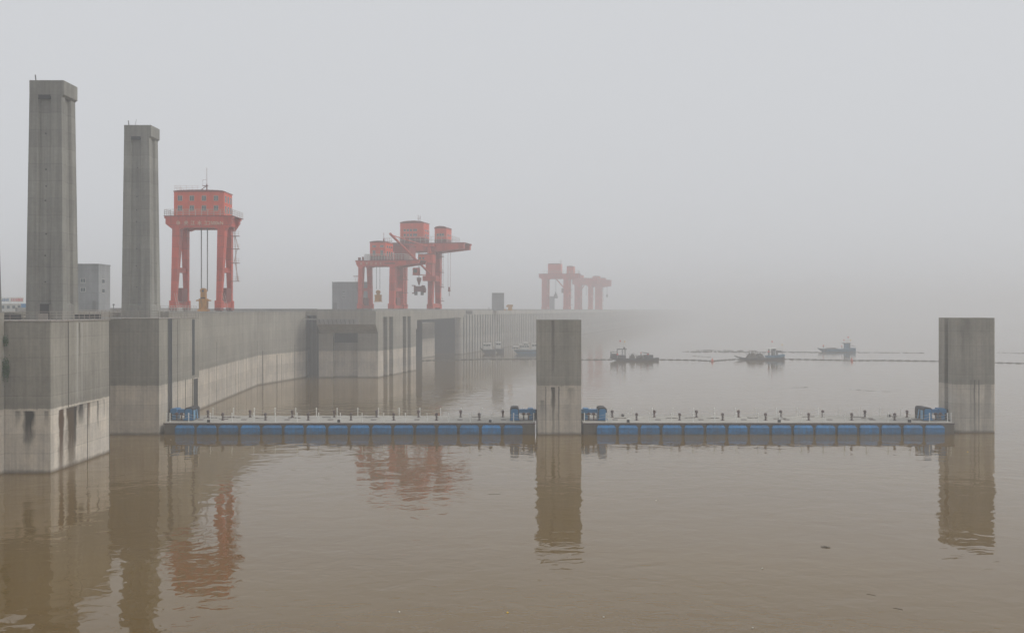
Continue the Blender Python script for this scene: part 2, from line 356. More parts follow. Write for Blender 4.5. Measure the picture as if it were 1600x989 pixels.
MB().box(-95, -70.1, 128, 128.4, DECK + .003, 19.9).build('kerb', 'deck_conc', cl)
railing([(-69.8, 146, 18.85), (-62.2, 146, 18.85), (-62.2, 163, 18.85)], 'railing', 'rustrail', cl)
railing([(-70.2, 187.5, DECK), (-62.9, 187.5, DECK), (-62.9, 204, DECK)], 'railing', 'rail', cl, r=.03)

# ------------------------------------------------------------ towers
def face(mb, bl, br, tl, tr, nrm, rec, depth):
    bl, br, tl, tr, nrm = map(Vector, (bl, br, tl, tr, nrm))
    def pt(u, v): return (bl.lerp(br, u)).lerp(tl.lerp(tr, u), v)
    u0, u1, v0, v1 = rec
    o = [pt(0, 0), pt(1, 0), pt(1, 1), pt(0, 1)]; i = [pt(u0, v0), pt(u1, v0), pt(u1, v1), pt(u0, v1)]
    dd = [depth, depth, depth, depth]
    e = 0.05
    j = [pt(u0 + e, v0 + 0.006) - nrm * depth, pt(u1 - e, v0 + 0.006) - nrm * depth, pt(u1 - e, v1) - nrm * depth, pt(u0 + e, v1) - nrm * depth]
    mb.add(o + i + j, [(0, 1, 5, 4), (1, 2, 6, 5), (2, 3, 7, 6), (3, 0, 4, 7), (4, 5, 9, 8), (5, 6, 10, 9), (6, 7, 11, 10), (7, 4, 8, 11), (8, 9, 10, 11)])
def tower(x0, y0, wb, wt, z0, z1, label, door=False):
    t = thing('concrete_tower', label, 'tower', (x0, y0, z0), group='tall concrete towers on the lock wall')
    h = z1 - z0; mb = MB(); i = (wb - wt) / 2
    B = [(0, 0, 0), (wb, 0, 0), (wb, wb, 0), (0, wb, 0)]; T = [(i * 1.0, i, h), (i + wt, i, h), (i + wt, i + wt, h), (i, i + wt, h)]
    NR = [(0, -1, 0), (1, 0, 0), (0, 1, 0), (-1, 0, 0)]
    for k in range(4):
        a, b = k, (k + 1) % 4
        face(mb, B[a], B[b], T[a], T[b], NR[k], (0.27, 0.68, 0.065, 0.94), 0.36)
    mb.add(B, [(3, 2, 1, 0)]); mb.add(T, [(0, 1, 2, 3)])
    mb.build('shaft', 'tower', t)
    c = MB(); zc = h - 1.9
    c.frus((i - .01, i + wt + 0.0, i - 0.02, i + wt + .0), zc - .28, (i - .02, i + wt + 0.32, i - 0.03, i + wt + 0.1), zc)
    c.box(i - .02, i + wt + 0.32, i - 0.03, i + wt + 0.1, zc, h + .02)
    c.build('cap', 'tower', t)
    MB().box(i + wt * .28, i + wt * .66, i - .045, i + .2, zc - .62, zc - .06).build('slot_shadow', 'void', t)  # dark box: shadow of the slot under the cap put into colour
    for k, zz in enumerate((0.16, .27, .36, .5, .56, .63, .78)):
        f = zz; cx = (B[0][0] + B[1][0]) / 2 + random.uniform(-.1, .1); yy = i * f + 0.35
        MB().lathe((cx, yy, h * zz), [(0.09, -.09), (.11, 0), (.09, .09)], 8).build('tie_hole', 'dark', t)
    a = MB().tube((i + .6, i + .6, h), (i + .5, i + .6, h + 0.9), 0.09); a.build('antenna', 'steel', t)
    if not door: MB().tube((i + 1.7, i + .6, h), (i + 1.9, i + .6, h + 1.1), 0.03).build('antenna', 'steel', t)
    if door:
        MB().box(1.98, 3.18, -0.05, 0.3, 0.05, 2.25).build('doorway', 'dark', t)
        MB().box(2.0, 3.3, -0.6, -0.5, 0.0, 0.95).build('door_board', 'rustrail', t)
    return t
tower(-66.5, 140, 5.1, 4.35, 18.56, 51.4, 'nearest tall tapering grey concrete tower with small dark doorway at its foot', True)
tower(-68.3, 179, 5.1, 4.35, 18.56, 52.3, 'second tall tapering concrete tower between the nearest one and the first red crane')
tower(-77.38, 140.0, 5.1, 3.7, DECK + .003, 51.4, 'concrete tower showing only as a sliver at the left edge')

# ------------------------------------------------------------ buildings on the deck
def bldg(x0, x1, y0, y1, z0, z1, label, wins, sidewins=(), door=None, step=None, name='concrete_building'):
    t = thing(name, label, 'building', (x0, y0, z0), group='plain concrete blockhouses on the dam deck')
    mb = MB(); W, D_, H = x1 - x0, y1 - y0, z1 - z0
    mb.box(0, W, 0, D_, 0, H); mb.box(-.08, W + .08, -.08, D_ + .08, H + .002, H + .25)
    mb.build('wall', 'building', t)
    for (cx, cz, w_, h_) in wins:
        m = MB(); m.box(cx - w_ / 2 - .1, cx + w_ / 2 + .1, -.06, .1, cz - h_ / 2 - .1, cz + h_ / 2 + .1); m.cur = 1
        m.box(cx - w_ / 2, cx - .04, -.08, .1, cz - h_ / 2, cz + h_ / 2); m.box(cx + .04, cx + w_ / 2, -.08, .1, cz - h_ / 2, cz + h_ / 2)
        m.build('window', ['rail', 'glass'], t)
    for (cy, cz, w_, h_) in sidewins:
        m = MB(); m.box(W - .1, W + .06, cy - w_ / 2 - .1, cy + w_ / 2 + .1, cz - h_ / 2 - .1, cz + h_ / 2 + .1); m.cur = 1
        m.box(W - .1, W + .08, cy - w_ / 2, cy + w_ / 2, cz - h_ / 2, cz + h_ / 2)
        m.build('window', ['rail', 'glass'], t)
    if door: MB().box(door[0], door[1], -.05, .1, 0, door[2]).build('door', 'steel', t)
    return t
bldg(-92.0, -86.8, 215, 221.2, DECK, 29.4, 'grey concrete blockhouse with four small windows between the two nearest towers', [(1.95, 6.5, .95, .75), (1.95, 4.6, .95, .75)], [(2.4, 6.4, 1.4, .8), (2.4, 4.4, 1.4, .8)], (3.9, 4.6, 2.2))
bldg(PX(519, 395), PX(575, 395), 395, 402, DECK, PZ(441.5, 395), 'grey blockhouse beside the left legs of the second crane', [(4.4, 7.3, .9, .7), (4.4, 5.3, .9, .7)], (), (.2, 1.9, 3.1))
bldg(PX(768.5, 520), PX(787.5, 520), 520, 526, DECK, PZ(458.5, 520), 'small plain grey blockhouse alone on the deck, hazy, left of the yellow hoist', [])
bldg(PX(856, 830), PX(866.5, 830), 830, 838, DECK, PZ(463.5, 830), 'faint grey blockhouse between the legs of a hazy crane', [])
t = thing('yellow_hoist', 'small faded yellow hoist machine on the far deck beside the small blockhouse', 'machine', (PX(797, 530), 530, DECK))
MB().frus((-1.2, 1.2, -1, 1), 0, (-.9, 1.0, -.8, .8), 1.8).build('body', 'yellow', t)
m = MB().prof([(-2.2, 2.1), (-1.6, 1.7), (1.3, 1.8), (1.6, 2.9), (-1.2, 3.1)], -.7, .7); m.build('boom_head', 'yellow', t)
MB().box(-3.6, -2.3, -.5, .5, 0, .7).build('crate', 'yellow', t)
# site office with sign boards at far left
t = thing('site_office', 'low white site office with blue and red writing on rooftop boards beside the nearest tower', 'building', (PX(-3, 300), 300, DECK))
W = 8.1
MB().box(-3, W, 0, 6, 0, 2.1).build('wall', 'rail', t)
for k in range(6): MB().box(-2.2 + k * 1.6, -1.4 + k * 1.6, -.05, .1, .7, 1.6).build('window', 'glass', t)
MB().box(-3.2, W + .1, -.2, 6.2, 2.102, 2.3).build('roof', 'white', t)
bb = MB().box(-3, 3.5, -.1, .1, 2.55, 4.0).build('sign_board', 'white', t)
rb = MB().box(3.6, 7.6, -.1, .1, 2.55, 4.1).build('sign_board', 'white', t)
def strokes(x0, x1, n, mat, par):
    m = MB(); wch = (x1 - x0) / n
    for i in range(n):
        a = x0 + i * wch + wch * .12; b = a + wch * .72
        for k in range(random.choice((2, 3))): z = 2.95 + k * .3; m.box(a, b, -.16, -.105, z, z + .09)
        for k in range(2): x = a + (b - a) * random.uniform(.1, .8); m.box(x, x + .1, -.17, -.105, 2.85, 3.75)
    m.build('sign_marks', mat, par)
strokes(-.6, 3.2, 7, 'blue', bb); strokes(3.8, 7.4, 6, 'flagred', rb)
t = thing('blue_container', 'small blue container at the foot of the nearest tower beside the white office', 'container', (PX(33, 290), 290, DECK))
MB().box(0, 2.0, 0, 3, 0, 2.0).build('body', 'blue', t); MB().box(-.02, 2.02, -.05, 3.05, 2.002, 2.12).build('roof', 'blue2', t)

# ------------------------------------------------------------ intake block (in the dam's own direction)
TH = math.atan2(0.2098, 0.9777)
O1 = Vector((-39.5, 302.0)); U = Vector((math.sin(TH), math.cos(TH))); V = Vector((U.y, -U.x))
def L(u, v, o=O1): p = o + U * u + V * v; return (p.x, p.y)
def u_at(px, o=O1, v=0.0):
    k = (px - 800) / F; p = o + V * v
    return (k * p.y - p.x) / (U.x - k * U.y)
ib = thing('intake_block', 'massive concrete dam block with overhanging lip, deep front recess and four tall dark side slots', 'dam block')
zt = 17.85
# core
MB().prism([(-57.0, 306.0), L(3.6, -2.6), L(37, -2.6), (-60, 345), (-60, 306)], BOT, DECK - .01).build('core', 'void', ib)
# front piers and recessed panel
MB().prism([(-57.0, 302), (PX(520, 302), 302), (PX(520, 302), 306), (-57.0, 306)], BOT, 13.1).build('front_pier', 'conc', ib)
e0 = u_at(599)
MB().prism([(PX(559, 302), 302), (-39.5, 302), L(e0, 0), L(e0, -2.6), L(2.2, -2.6), (PX(559, 302), 304.2)], BOT, zt).build('front_pier', 'conc', ib)
MB().box(PX(520, 302) - .01, PX(559, 302) + .01, 304.6, 305.9, BOT, 10.2).build('recess_panel', 'conc', ib)
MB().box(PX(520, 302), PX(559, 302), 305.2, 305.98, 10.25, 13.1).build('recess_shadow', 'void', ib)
# overhanging lip
MB().profx([(302.0, 13.1), (302.0, DECK), (297, DECK), (297, 15.75)][::-1], PX(495, 297), -39.52).build('overhang', 'conc', ib)
MB().box(PX(520, 302) + .02, PX(559, 302) - .02, 302.02, 305.1, 13.102, DECK - .02).build('header', 'conc', ib)
lp = MB(); lp.box(PX(496, 296.6), PX(560, 296.6), 296.55, 297.0, 15.8, 17.3).build('lip_ledge', 'deck_conc', ib)
for k in range(9):
    x = PX(500 + k * 6.6, 296.5); MB().prof([(x, 15.85), (x + .16, 15.85), (x + .16 - .3, 17.2), (x - .3, 17.2)], 296.45, 296.54).build('ledge_rib', 'joint', ib)
# side piers between slots
px_ed = [599, 605.4, 608.2, 614.2, 629.2, 634.6, 636.8, 641.8]
us = [u_at(p) for p in px_ed]
for a, b in ((us[1], us[2]), (us[3], us[4]), (us[5], us[6]), (us[7], 37.0)):
    MB().prism([L(a, -2.55), L(a, 0), L(b, 0), L(b, -2.55)][::-1], BOT, zt).build('side_pier', 'conc', ib)
MB().prism([(-39.5, 302.01), L(37, 0.02), L(37, -2.62), L(2.4, -2.62), (-45, 302.01)][:], zt + .002, DECK).build('top_beam', 'conc', ib)
MB().prism([L(37.01, 0.02), L(37.01, -6), L(40, -6), L(38.2, .02)][::-1], 13.6, DECK - .02).build('corbel', 'conc', ib)
# deep slot left of block with slab over
MB().box(-61.4, -57.0, 303.3, 315.9, 18.3, DECK - .02).build('slot_slab', 'conc', ib)
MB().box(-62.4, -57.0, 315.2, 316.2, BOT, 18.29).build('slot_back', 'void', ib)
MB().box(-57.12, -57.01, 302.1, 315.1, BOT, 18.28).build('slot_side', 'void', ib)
for k in range(3): MB().tube((-60.6 + k * 1.2, 304.5, BOT), (-60.6 + k * 1.2, 304.5, 18.2), .12).build('guide_rail', 'steel', ib)
MB().prism([(-61.5, 300.5), (-56.8, 296.9), (-56.8, 297.5), (-61.5, 301.2)], 17.1, 17.35).build('gangway', 'rail', ib)
# bridge deck spanning the bay, from the block to the round column of the intake dam
MB().prism([(-31.5, 339.2), (-21.6, 459.0), (-26.6, 459.0), (-36.2, 339.2)], 16.6, DECK - .015).build('bridge_deck', 'conc', ib)
MB().prism([(-36.5, 392), (-30.4, 420), (-48, 420), (-48, 392)], 17.0, DECK - .03).build('crane_track_slab', 'deck_conc', ib)
MB().prism([(-160, 316.0), (-60, 316), (-60, 345), L(37, -8), (-46, 346), (-46, 466), (-64.6, 471), (-160, 340)], 18.0, DECK).build('deck_slab', 'deck_conc', ib)
MB().prism([(-46, 466), (-18, 466), (-64.6, 475)], 18.0, DECK - .04).build('deck_slab', 'deck_conc', ib)
pp = MB().prism([L(-5, -.35), L(37, -.35), (-21.9, 459), (-22.2, 459), L(37, -.65), L(-5, -.65)], DECK, 20.25)
pp.build('parapet', 'deck_conc', ib)
MB().box(-60.0, -40.6, 297.2, 297.5, DECK, 20.18).build('parapet', 'deck_conc', ib)
# bay walls
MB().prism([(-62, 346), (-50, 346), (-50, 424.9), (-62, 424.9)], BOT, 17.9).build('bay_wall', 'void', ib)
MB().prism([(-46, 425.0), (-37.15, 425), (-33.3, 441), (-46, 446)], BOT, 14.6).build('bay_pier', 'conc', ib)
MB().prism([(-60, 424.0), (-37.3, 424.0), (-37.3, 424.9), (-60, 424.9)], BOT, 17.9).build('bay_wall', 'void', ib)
MB().prism([(-60, 462), (-24.5, 462), (-24.5, 465.9), (-60, 465.9)], BOT, 17.85).build('bay_end_wall', 'void', ib)  # shade under the bridge deck put into this wall's dark colour

# ------------------------------------------------------------ intake dam with buttress piers
O2 = Vector((-22.3, 460.0))
dm = thing('intake_dam', 'long intake dam face of close vertical concrete piers fading into the mist', 'dam')
def L2(u, v): return L(u, v, O2)
c0 = Vector(L2(0.6, -1.75))
MB().lathe((c0.x, c0.y, BOT), [(1.8, 0), (1.8, DECK - BOT - .01)], 28).build('round_column', 'conc_dam', dm, smooth=False)
MB().prism([L2(1.5, -.38), L2(1.5, -46), L2(3600, -46), L2(3600, -.38)], BOT, DECK - .02).build('core', 'void', dm)  # set just behind the face; slot shade put into its near-black colour
MB().prism([L2(1.2, 0), L2(1.2, -5.25), L2(3600, -5.25), L2(3600, 0)], 17.75, DECK).build('top_beam', 'conc_dam', dm)
MB().prism([L2(1.2, -.3), L2(1.2, -.6), L2(3600, -.6), L2(3600, -.3)], DECK + .002, 20.2).build('parapet', 'deck_conc', dm)
MB().prism([L2(1.2, -40.3), L2(1.2, -40.6), L2(3600, -40.6), L2(3600, -40.3)], DECK + .002, 20.5).build('parapet', 'deck_conc', dm)
pitch = 5.2; cpts = [(-1.3, -1.22), (1.3, -1.22), (1.3, -.12), (1.15, 0), (-1.15, 0), (-1.3, -.12)]
def pier_mesh(mb, u, loc=False):
    pts = []
    for a, b in cpts:
        p = U * (a + (0 if loc else u)) + V * b
        if not loc: p = p + O2
        pts.append((p.x, p.y))
    area = sum(pts[i][0] * pts[(i + 1) % 6][1] - pts[(i + 1) % 6][0] * pts[i][1] for i in range(6))
    if area < 0: pts = pts[::-1]
    mb.prism(pts, BOT, 17.745); return mb
proto = pier_mesh(MB(), 0, True).build('dam_pier', 'conc_dam', dm); p0 = L2(5.2, 0); proto.location = (p0[0], p0[1], 0)
for k in range(1, 100):
    p = L2(5.2 + k * pitch, 0); dup(proto, dm, (p[0], p[1], 0))
rest = MB()
for k in range(100, 420): pier_mesh(rest, 5.2 + k * pitch)
ro = rest.build('dam_pier', 'conc_dam', dm); ro['kind'] = 'stuff'

# ------------------------------------------------------------ free-standing guide piers
gp = thing('guide_pier', 'square concrete guide pier between the two floating barriers, black streak down its middle', 'pier', group='guide piers standing in the water')
m = MB(); m.box(4.1, 11.1, 164.1, 168.2, BOT, 18.35); m.box(4.9, 10.3, 168.19, 170.0, BOT, 18.34); m.box(4.1, 11.1, 169.99, 173.0, BOT, 18.35)
m.build('pier_body', 'conc_p', gp)
MB().box(4.12, 11.08, 164.12, 172.98, 18.352, 18.4).build('pier_top', 'deck_conc', gp)
for x0, x1 in ((4.75, 4.89), (10.31, 10.45)): MB().box(x0, x1, 168.3, 169.9, BOT, 18.3).build('guide_rail', 'steel', gp)
gp = thing('guide_pier', 'concrete guide pier at the right end of the floating barrier with dark vertical guide groove', 'pier', group='guide piers standing in the water')
fp = [(73.2, 166.7)] + [(78.45 - .0, 166.7), (78.7, 166.95), (78.7, 168.4)] + [(71.75, 168.4), (71.75, 168.1), (71.78, 167.9), (71.95, 167.4), (72.3, 167.0), (72.7, 166.78)]
m = MB(); m.prism(fp, BOT, PZ(496.6, 166.7)); m.prism([(72.75, 168.39), (78.68, 168.39), (78.68, 169.91), (72.75, 169.91)], BOT, 18.6)
m.prism([(71.75, 169.9), (78.7, 169.9), (78.7, 172.2), (71.75, 172.2)], BOT, PZ(496.6, 166.7)); m.build('pier_body', 'conc_r', gp)
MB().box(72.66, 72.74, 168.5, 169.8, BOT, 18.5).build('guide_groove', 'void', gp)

# ------------------------------------------------------------ floating barriers
BZ = 1.86
def post_mesh(h=1.35):
    m = MB(); m.lathe((0, 0, 0), [(.13, 0), (.13, .04), (.075, .05), (.075, h - .12), (.10, h - .1), (.11, h - .03), (.05, h + .03)], 8); return m
def bollard_mesh():
    m = MB(); m.box(-.24, .24, -.24, .24, 0, .06)
    m.lathe((0, 0, .06), [(.17, 0), (.15, .2), (.15, .62), (.24, .75), (.25, 1.0), (.16, 1.13), (.04, 1.16)], 10)
    m.tube((-.12, 0, .4), (-.34, 0, .5), .05); return m
def barrier(x0, x1, fx, label, near, far, bolA, bolB, hatches, boxes, flip):
    t = thing('floating_barrier', label, 'pontoon', (0, 0, 0), group='floating concrete guide barriers')
    m = MB(); m.box(x0, x1, 164.5, 175.6, -.6, BZ - .16); m.box(x0 + .6, x1 - .6, 164.42, 164.5, -.6, BZ - .18)
    m.build('pontoon_hull', 'float_conc', t)
    MB().box(x0 - .05, x1 + .05, 164.36, 175.7, BZ - .158, BZ).build('deck', 'float_deck', t)
    MB().box(x0 - .06, x1 + .06, 164.33, 164.358, BZ - .24, BZ - .02).build('deck_edge', 'bollard', t)
    pw = 3.02
    m = MB(); m.box(-pw / 2, pw / 2, -.42, 0, -.35, 1.12)
    m.add([(-pw / 2, -.42, 1.125), (pw / 2, -.42, 1.125), (pw / 2 - .28, -.02, 1.55), (-pw / 2 + .28, -.02, 1.55), (-pw / 2, 0, 1.125), (pw / 2, 0, 1.125)], [(0, 1, 2, 3), (0, 3, 4), (1, 5, 2), (3, 2, 5, 4)])
    P0 = m.build('fender_panel', 'fender', t); P0.location = (fx[0], 164.34, 0)
    m = MB()
    for k in range(4): m.tube((-1.1 + k * .73, -.12, 1.5), (-1.1 + k * .73, .02, BZ - .1), .045)
    m.box(-1.3, 1.3, -.1, .0, 1.56, 1.62)
    C0 = m.build('fender_chain', 'rubber', P0); 
    for x in fx[1:]:
        p = dup(P0, t, (x, 164.34, 0)); c = C0.copy(); col.objects.link(c); c.parent = p
    n0 = post_mesh(1.4).build('railing_post', 'white', t)
    n0.location = (near[0], 166.1, BZ)
    for x in near[1:]: dup(n0, t, (x, 166.1, BZ))
    for x in far: dup(n0, t, (x, 174.9, BZ))
    b0 = bollard_mesh().build('bollard', 'bollard', t); b0.location = (bolA[0][0], bolA[0][1], BZ)
    for k, (x, y) in enumerate(bolA[1:]): dup(b0, t, (x, y, BZ), rot=random.uniform(0, 6))
    for x in hatches: MB().box(x - .42, x + .42, 168.6, 169.3, BZ + .002, BZ + .07).build('hatch', 'bollard', t)
    for x, y in boxes: MB().box(x - .22, x + .22, y - .15, y + .15, BZ, BZ + .42).build('junction_box', 'rubber', t)
    # chains between posts
    def chain(a, b, y, z):
        pts = [(a + (b - a) * i / 8, y, z - .26 * (1 - (2 * i / 8 - 1) ** 2)) for i in range(9)]; return MB().line(pts, .028, 4)
    prs = [(a, b, 174.9) for a, b in zip(sorted(far), sorted(far)[1:])] + [(a, b, 166.1) for a, b in zip(sorted(near), sorted(near)[1:])]
    for a, b, y in prs:
        if b - a > 4.2: continue
        m = chain(a, b, y, BZ + 1.2); m2 = chain(a, b, y, BZ + .78); m.add(m2.v, m2.f); m.build('railing_chain', 'rail', t)
    # loose rope lines on deck
    m = MB()
    for k in range(10):
        x = x0 + 4 + random.random() * (x1 - x0 - 8); y = random.uniform(170, 174)
        m.line([(x, y, BZ + .05), (x + random.uniform(.4, 1.3), y + random.uniform(-.4, .4), BZ + .05), (x + random.uniform(1.4, 2.2), y + random.uniform(-.6, .6), BZ + .05)], .06, 5)
    m.build('mooring_rope', 'bollard', t)
    return t
def arch(cx, z0, z1, hw, n=6):
    r = hw * .55; p = [(cx - hw, z0), (cx + hw, z0)]
    p += [(cx + hw - r + r * math.cos(a), z1 - r + r * math.sin(a)) for a in [math.pi / 2 * i / n for i in range(n + 1)]]
    p += [(cx - hw + r - r * math.sin(a), z1 - r + r * math.cos(a)) for a in [math.pi / 2 * i / n for i in range(n + 1)]]
    return p
def carriage(t, s, xe, xp):    # s=+1: pier to the right; xe = housing centre; xp = pier face
    g = MB().box(min(xe, xp) - .7 * (s > 0), max(xe, xp) + .7 * (s < 0) - .0, 167.6, 170.8, BZ + .003, BZ + .14)
    base = g.build('guide_carriage', 'steel', t)
    MB().prof(arch(xe, BZ + .15, 4.02, .70), 167.3, 170.9).build('roller_housing', 'rubber', base, smooth=False)
    MB().prof(arch(xe, BZ + .16, 3.82, .58), 167.16, 167.295).build('housing_panel', 'blue', base)
    MB().prof(arch(xe, BZ + .16, 3.82, .58), 170.905, 171.03).build('housing_panel', 'blue', base)
    for sx in (-1, 1):
        MB().box(xe + sx * .705 - .03, xe + sx * .705 + .03, 167.5, 168.5, BZ + .2, 3.55).build('housing_panel', 'blue2', base)
        MB().hexa([(xe + sx * .7 - .03, 169.5, BZ + .2), (xe + sx * .7 + .05, 169.5, BZ + .2), (xe + sx * .7 + .05, 169.9, BZ + .2), (xe + sx * .7 - .03, 169.9, BZ + .2)],
                  [(xe + sx * .7 - .03, 168.9, 3.6), (xe + sx * .7 + .05, 168.9, 3.6), (xe + sx * .7 + .05, 169.3, 3.6), (xe + sx * .7 - .03, 169.3, 3.6)]).build('housing_rib', 'blue2', base)
    MB().box(xe - .8, xe + .8, 167.05, 167.15, BZ + .15, BZ + .32).build('housing_foot', 'blue', base)
    a, b = sorted((xe + s * .7, xp - s * .25))
    MB().box(a, b, 168.5, 169.5, 3.02, 3.62).build('guide_beam', 'blue', base)
    xb = xp - s * 1.05
    mm = MB().box(xb - .33, xb + .33, 168.1, 170.1, BZ + .15, 3.75); mm.box(xb - .42, xb + .42, 168.0, 170.2, 3.35, 3.8); mm.build('roller_post', 'blue', base)
    a, b = sorted((xp - s * .72, xp + s * .7))
    mr = MB().box(a, b, 168.55, 169.65, BZ + .1, 3.55); mr.build('guide_roller', 'rubber', base)
    w_ = MB(); xm = (xe + xp) / 2
    for dx in (-.35, .45):
        w_.lathe((xm + dx, 168.0, BZ + .14), [(.16, 0), (.12, .15), (.12, .7), (.26, .78), (.3, 1.0), (.12, 1.15)], 10)
    w_.tube((xm - .9, 168.0, 2.95), (xm + .9, 168.0, 2.75), .06)
    w_.build('hand_winch', 'bollard', base)
    return base
def fxs(px0): return [PX(px0 + 34.24 * k + 14.6, 164) for k in range(16)]
N1 = [PX(x, 166.1) for x in (260.6, 265.6)] + [PX(294.8 + 33.85 * k, 166.1) for k in range(17)]
F1 = [PX(332.6 + 32.35 * k, 174.9) for k in range(16)]
BA1 = [(PX(325 + 65.8 * k, 173), 173.0) for k in range(8)] + [(PX(348 + 66.8 * k, 168.2), 168.2) for k in range(7)]
fb1 = barrier(-55.9, 3.7, fxs(273.6), 'floating concrete barrier with blue fender panels between the lock wall and the square pier', N1[:-1] + [PX(834, 166.1)], F1, BA1, None,
        [PX(314 + 67.5 * k, 169) for k in range(8)], [(PX(326, 165.2), 165.2), (PX(529.5, 165.2), 165.2), (PX(766, 165.2), 165.2)], 1)
carriage(fb1, -1, PX(297, 168), -56.5); carriage(fb1, 1, PX(804, 168), 4.1)
N2 = [PX(913, 166.1), PX(947, 166.1)] + [PX(981 + 33.9 * k, 166.1) for k in range(14)] + [PX(x, 166.1) for x in (1452.5, 1480.5, 1486)]
F2 = [PX(922 + 32.35 * k, 174.9) for k in range(16)]
BA2 = [(PX(956.6 + 65.8 * k, 173), 173.0) for k in range(8)] + [(PX(994.7 + 67.2 * k, 168.2), 168.2) for k in range(7)]
fb2 = barrier(11.5, 71.0, fxs(932.8), 'floating concrete barrier with blue fender panels between the square pier and the right pier', N2, F2, BA2, None,
        [PX(961 + 67 * k, 169) for k in range(8)], [(PX(981.5, 165.2), 165.2), (PX(1217.5, 165.2), 165.2), (PX(1421, 165.2), 165.2), (PX(973, 174), 174.0), (PX(1389, 173.5), 173.5)], 1)
carriage(fb2, -1, PX(941, 168), 11.1); carriage(fb2, 1, PX(1447, 168), 71.75)

# ------------------------------------------------------------ cranes
def text_mesh(s, size, mat, parent, loc, sx=1.0, name='lettering'):
    cu = bpy.data.curves.new(name, 'FONT'); cu.body = s; cu.size = size; cu.extrude = 0.02; cu.align_x = 'LEFT'
    tmp = bpy.data.objects.new(name, cu); col.objects.link(tmp); bpy.context.view_layer.update()
    me = bpy.data.meshes.new_from_object(tmp.evaluated_get(bpy.context.evaluated_depsgraph_get()))
    bpy.data.objects.remove(tmp); me.materials.clear(); me.materials.append(M[mat])
    o = bpy.data.objects.new(name, me); col.objects.link(o); o.parent = parent; o.location = loc; o.rotation_euler = (R(90), 0, 0); o.scale = (sx, 1, 1); return o
def leg(par, x0t, x1t, x0b, x1b, yt, yb, z1, lab=None):
    m = MB(); m.frus((x0b, x1b, yb[0], yb[1]), .9, (x0t, x1t, yt[0], yt[1]), z1)
    m.box(x0b - .25, x1b + .25, yb[0] - .3, yb[1] + .3, .82, 2.6)
    o = m.build('leg', 'red', par)
    b = MB().box(x0b - .1, x1b + .1, yb[0] - .9, yb[1] + .9, .25, .8)
    b.cur = 1
    for yy in (yb[0] - .5, yb[1] + .5): b.tube((x0b + .1, yy, .3), (x1b - .1, yy, .3), .3, 10)
    b.build('wheel_bogie', ['reddk', 'steel'], o); return o
def arch_roof(x0, x1, z, rise, ov=.15, n=10):
    cx = (x0 + x1) / 2; hw = (x1 - x0) / 2 + ov
    top = [(cx + hw * math.cos(a), z + rise * math.sin(a)) for a in [math.pi * i / n for i in range(n + 1)]]
    return [(p[0], p[1]) for p in top][::1]
def house(par, x0, x1, y0, y1, z0, z1, wins, swins, rise=.4, skirt=0.0):
    m = MB().box(x0, x1, y0, y1, z0, z1)
    o = m.build('machine_house', 'red2', par)
    pr = [(x0 - .15, z1 + .01)] + [(x1 + .15, z1 + .01)] + arch_roof(x0, x1, z1 + .12, rise)
    MB().prof(pr, y0 - .2, y1 + .2).build('roof', 'reddk', o)
    if skirt: MB().box(x0 - .02, x1 + .02, y0 - .03, y1 + .03, z0, z0 + skirt).build('skirt', 'reddk', o)
    for (cx, cz, w_, h_) in wins:
        f = MB(); f.box(cx - w_ / 2 - .09, cx + w_ / 2 + .09, y0 - .06, y0 + .05, cz - h_ / 2 - .09, cz + h_ / 2 + .09); f.cur = 1
        if w_ > .8:
            f.box(cx - w_ / 2, cx - .05, y0 - .08, y0 + .05, cz - h_ / 2, cz + h_ / 2); f.box(cx + .05, cx + w_ / 2, y0 - .08, y0 + .05, cz - h_ / 2, cz + h_ / 2)
        else: f.box(cx - w_ / 2, cx + w_ / 2, y0 - .08, y0 + .05, cz - h_ / 2, cz + h_ / 2)
        f.build('window', ['frame', 'glass'], o)
    for (cy, cz, w_, h_) in swins:
        f = MB(); f.box(x1 - .05, x1 + .06, cy - w_ / 2 - .09, cy + w_ / 2 + .09, cz - h_ / 2 - .09, cz + h_ / 2 + .09); f.cur = 1
        f.box(x1 - .05, x1 + .08, cy - w_ / 2, cy + w_ / 2, cz - h_ / 2, cz + h_ / 2); f.build('window', ['frame', 'glass'], o)
    return o
def girder(par, x0, x1, zt, zb, y0, y1, legs, hc=1.2, name='girder'):
    # legs: (inner/outer) x ranges; haunches swell down into them
    (a0, a1), (b0, b1) = legs
    pts = [(x0, zt - .5), (x0 + .3, zt - .55), (x0 + .3, zb + .9 if x0 < a0 - 1.5 else zt - 1.2), (a0, zb - hc * .3), (a1, zb - hc * .3), (a1 + hc * .7, zb), (b0 - hc * .7, zb), (b0, zb - hc * .3), (b1, zb - hc * .3),
           (x1 - .3, (zb + .9) if x1 > b1 + 3 else zt - 1.2), (x1 - .3, zt - .55), (x1, zt - .5), (x1, zt), (x0, zt)]
    return MB().prof(pts, y0, y1).build(name, 'red', par)
def ladder_run(par, x, y, zs, z0):
    m = MB()
    for z in zs: m.box(x - .5, x + 1.5, y - .6, y + .9, z - .1, z); 
    m.build('ladder_platform', 'reddk', par)
    m = MB(); pz = z0; side = 1
    for z in list(zs)[::-1]:
        for dy in (-.25, .25): m.tube((x + .2 if side > 0 else x + 1.3, y + dy, pz), (x + 1.0 if side > 0 else x + .5, y + dy, z), .05, 5)
        pz = z; side = -side
    for z in zs:
        for q in (x, x + .75, x + 1.45): m.tube((q, y - .6, z), (q, y - .6, z + 1.1), .035, 4)
        for h in (.55, 1.1): m.tube((x - .4, y - .6, z + h), (x + 1.5, y - .6, z + h), .03, 4); m.tube((x + 1.5, y - .6, z + h), (x + 1.5, y + .9, z + h), .03, 4)
    m.build('ladder', 'frame', par)
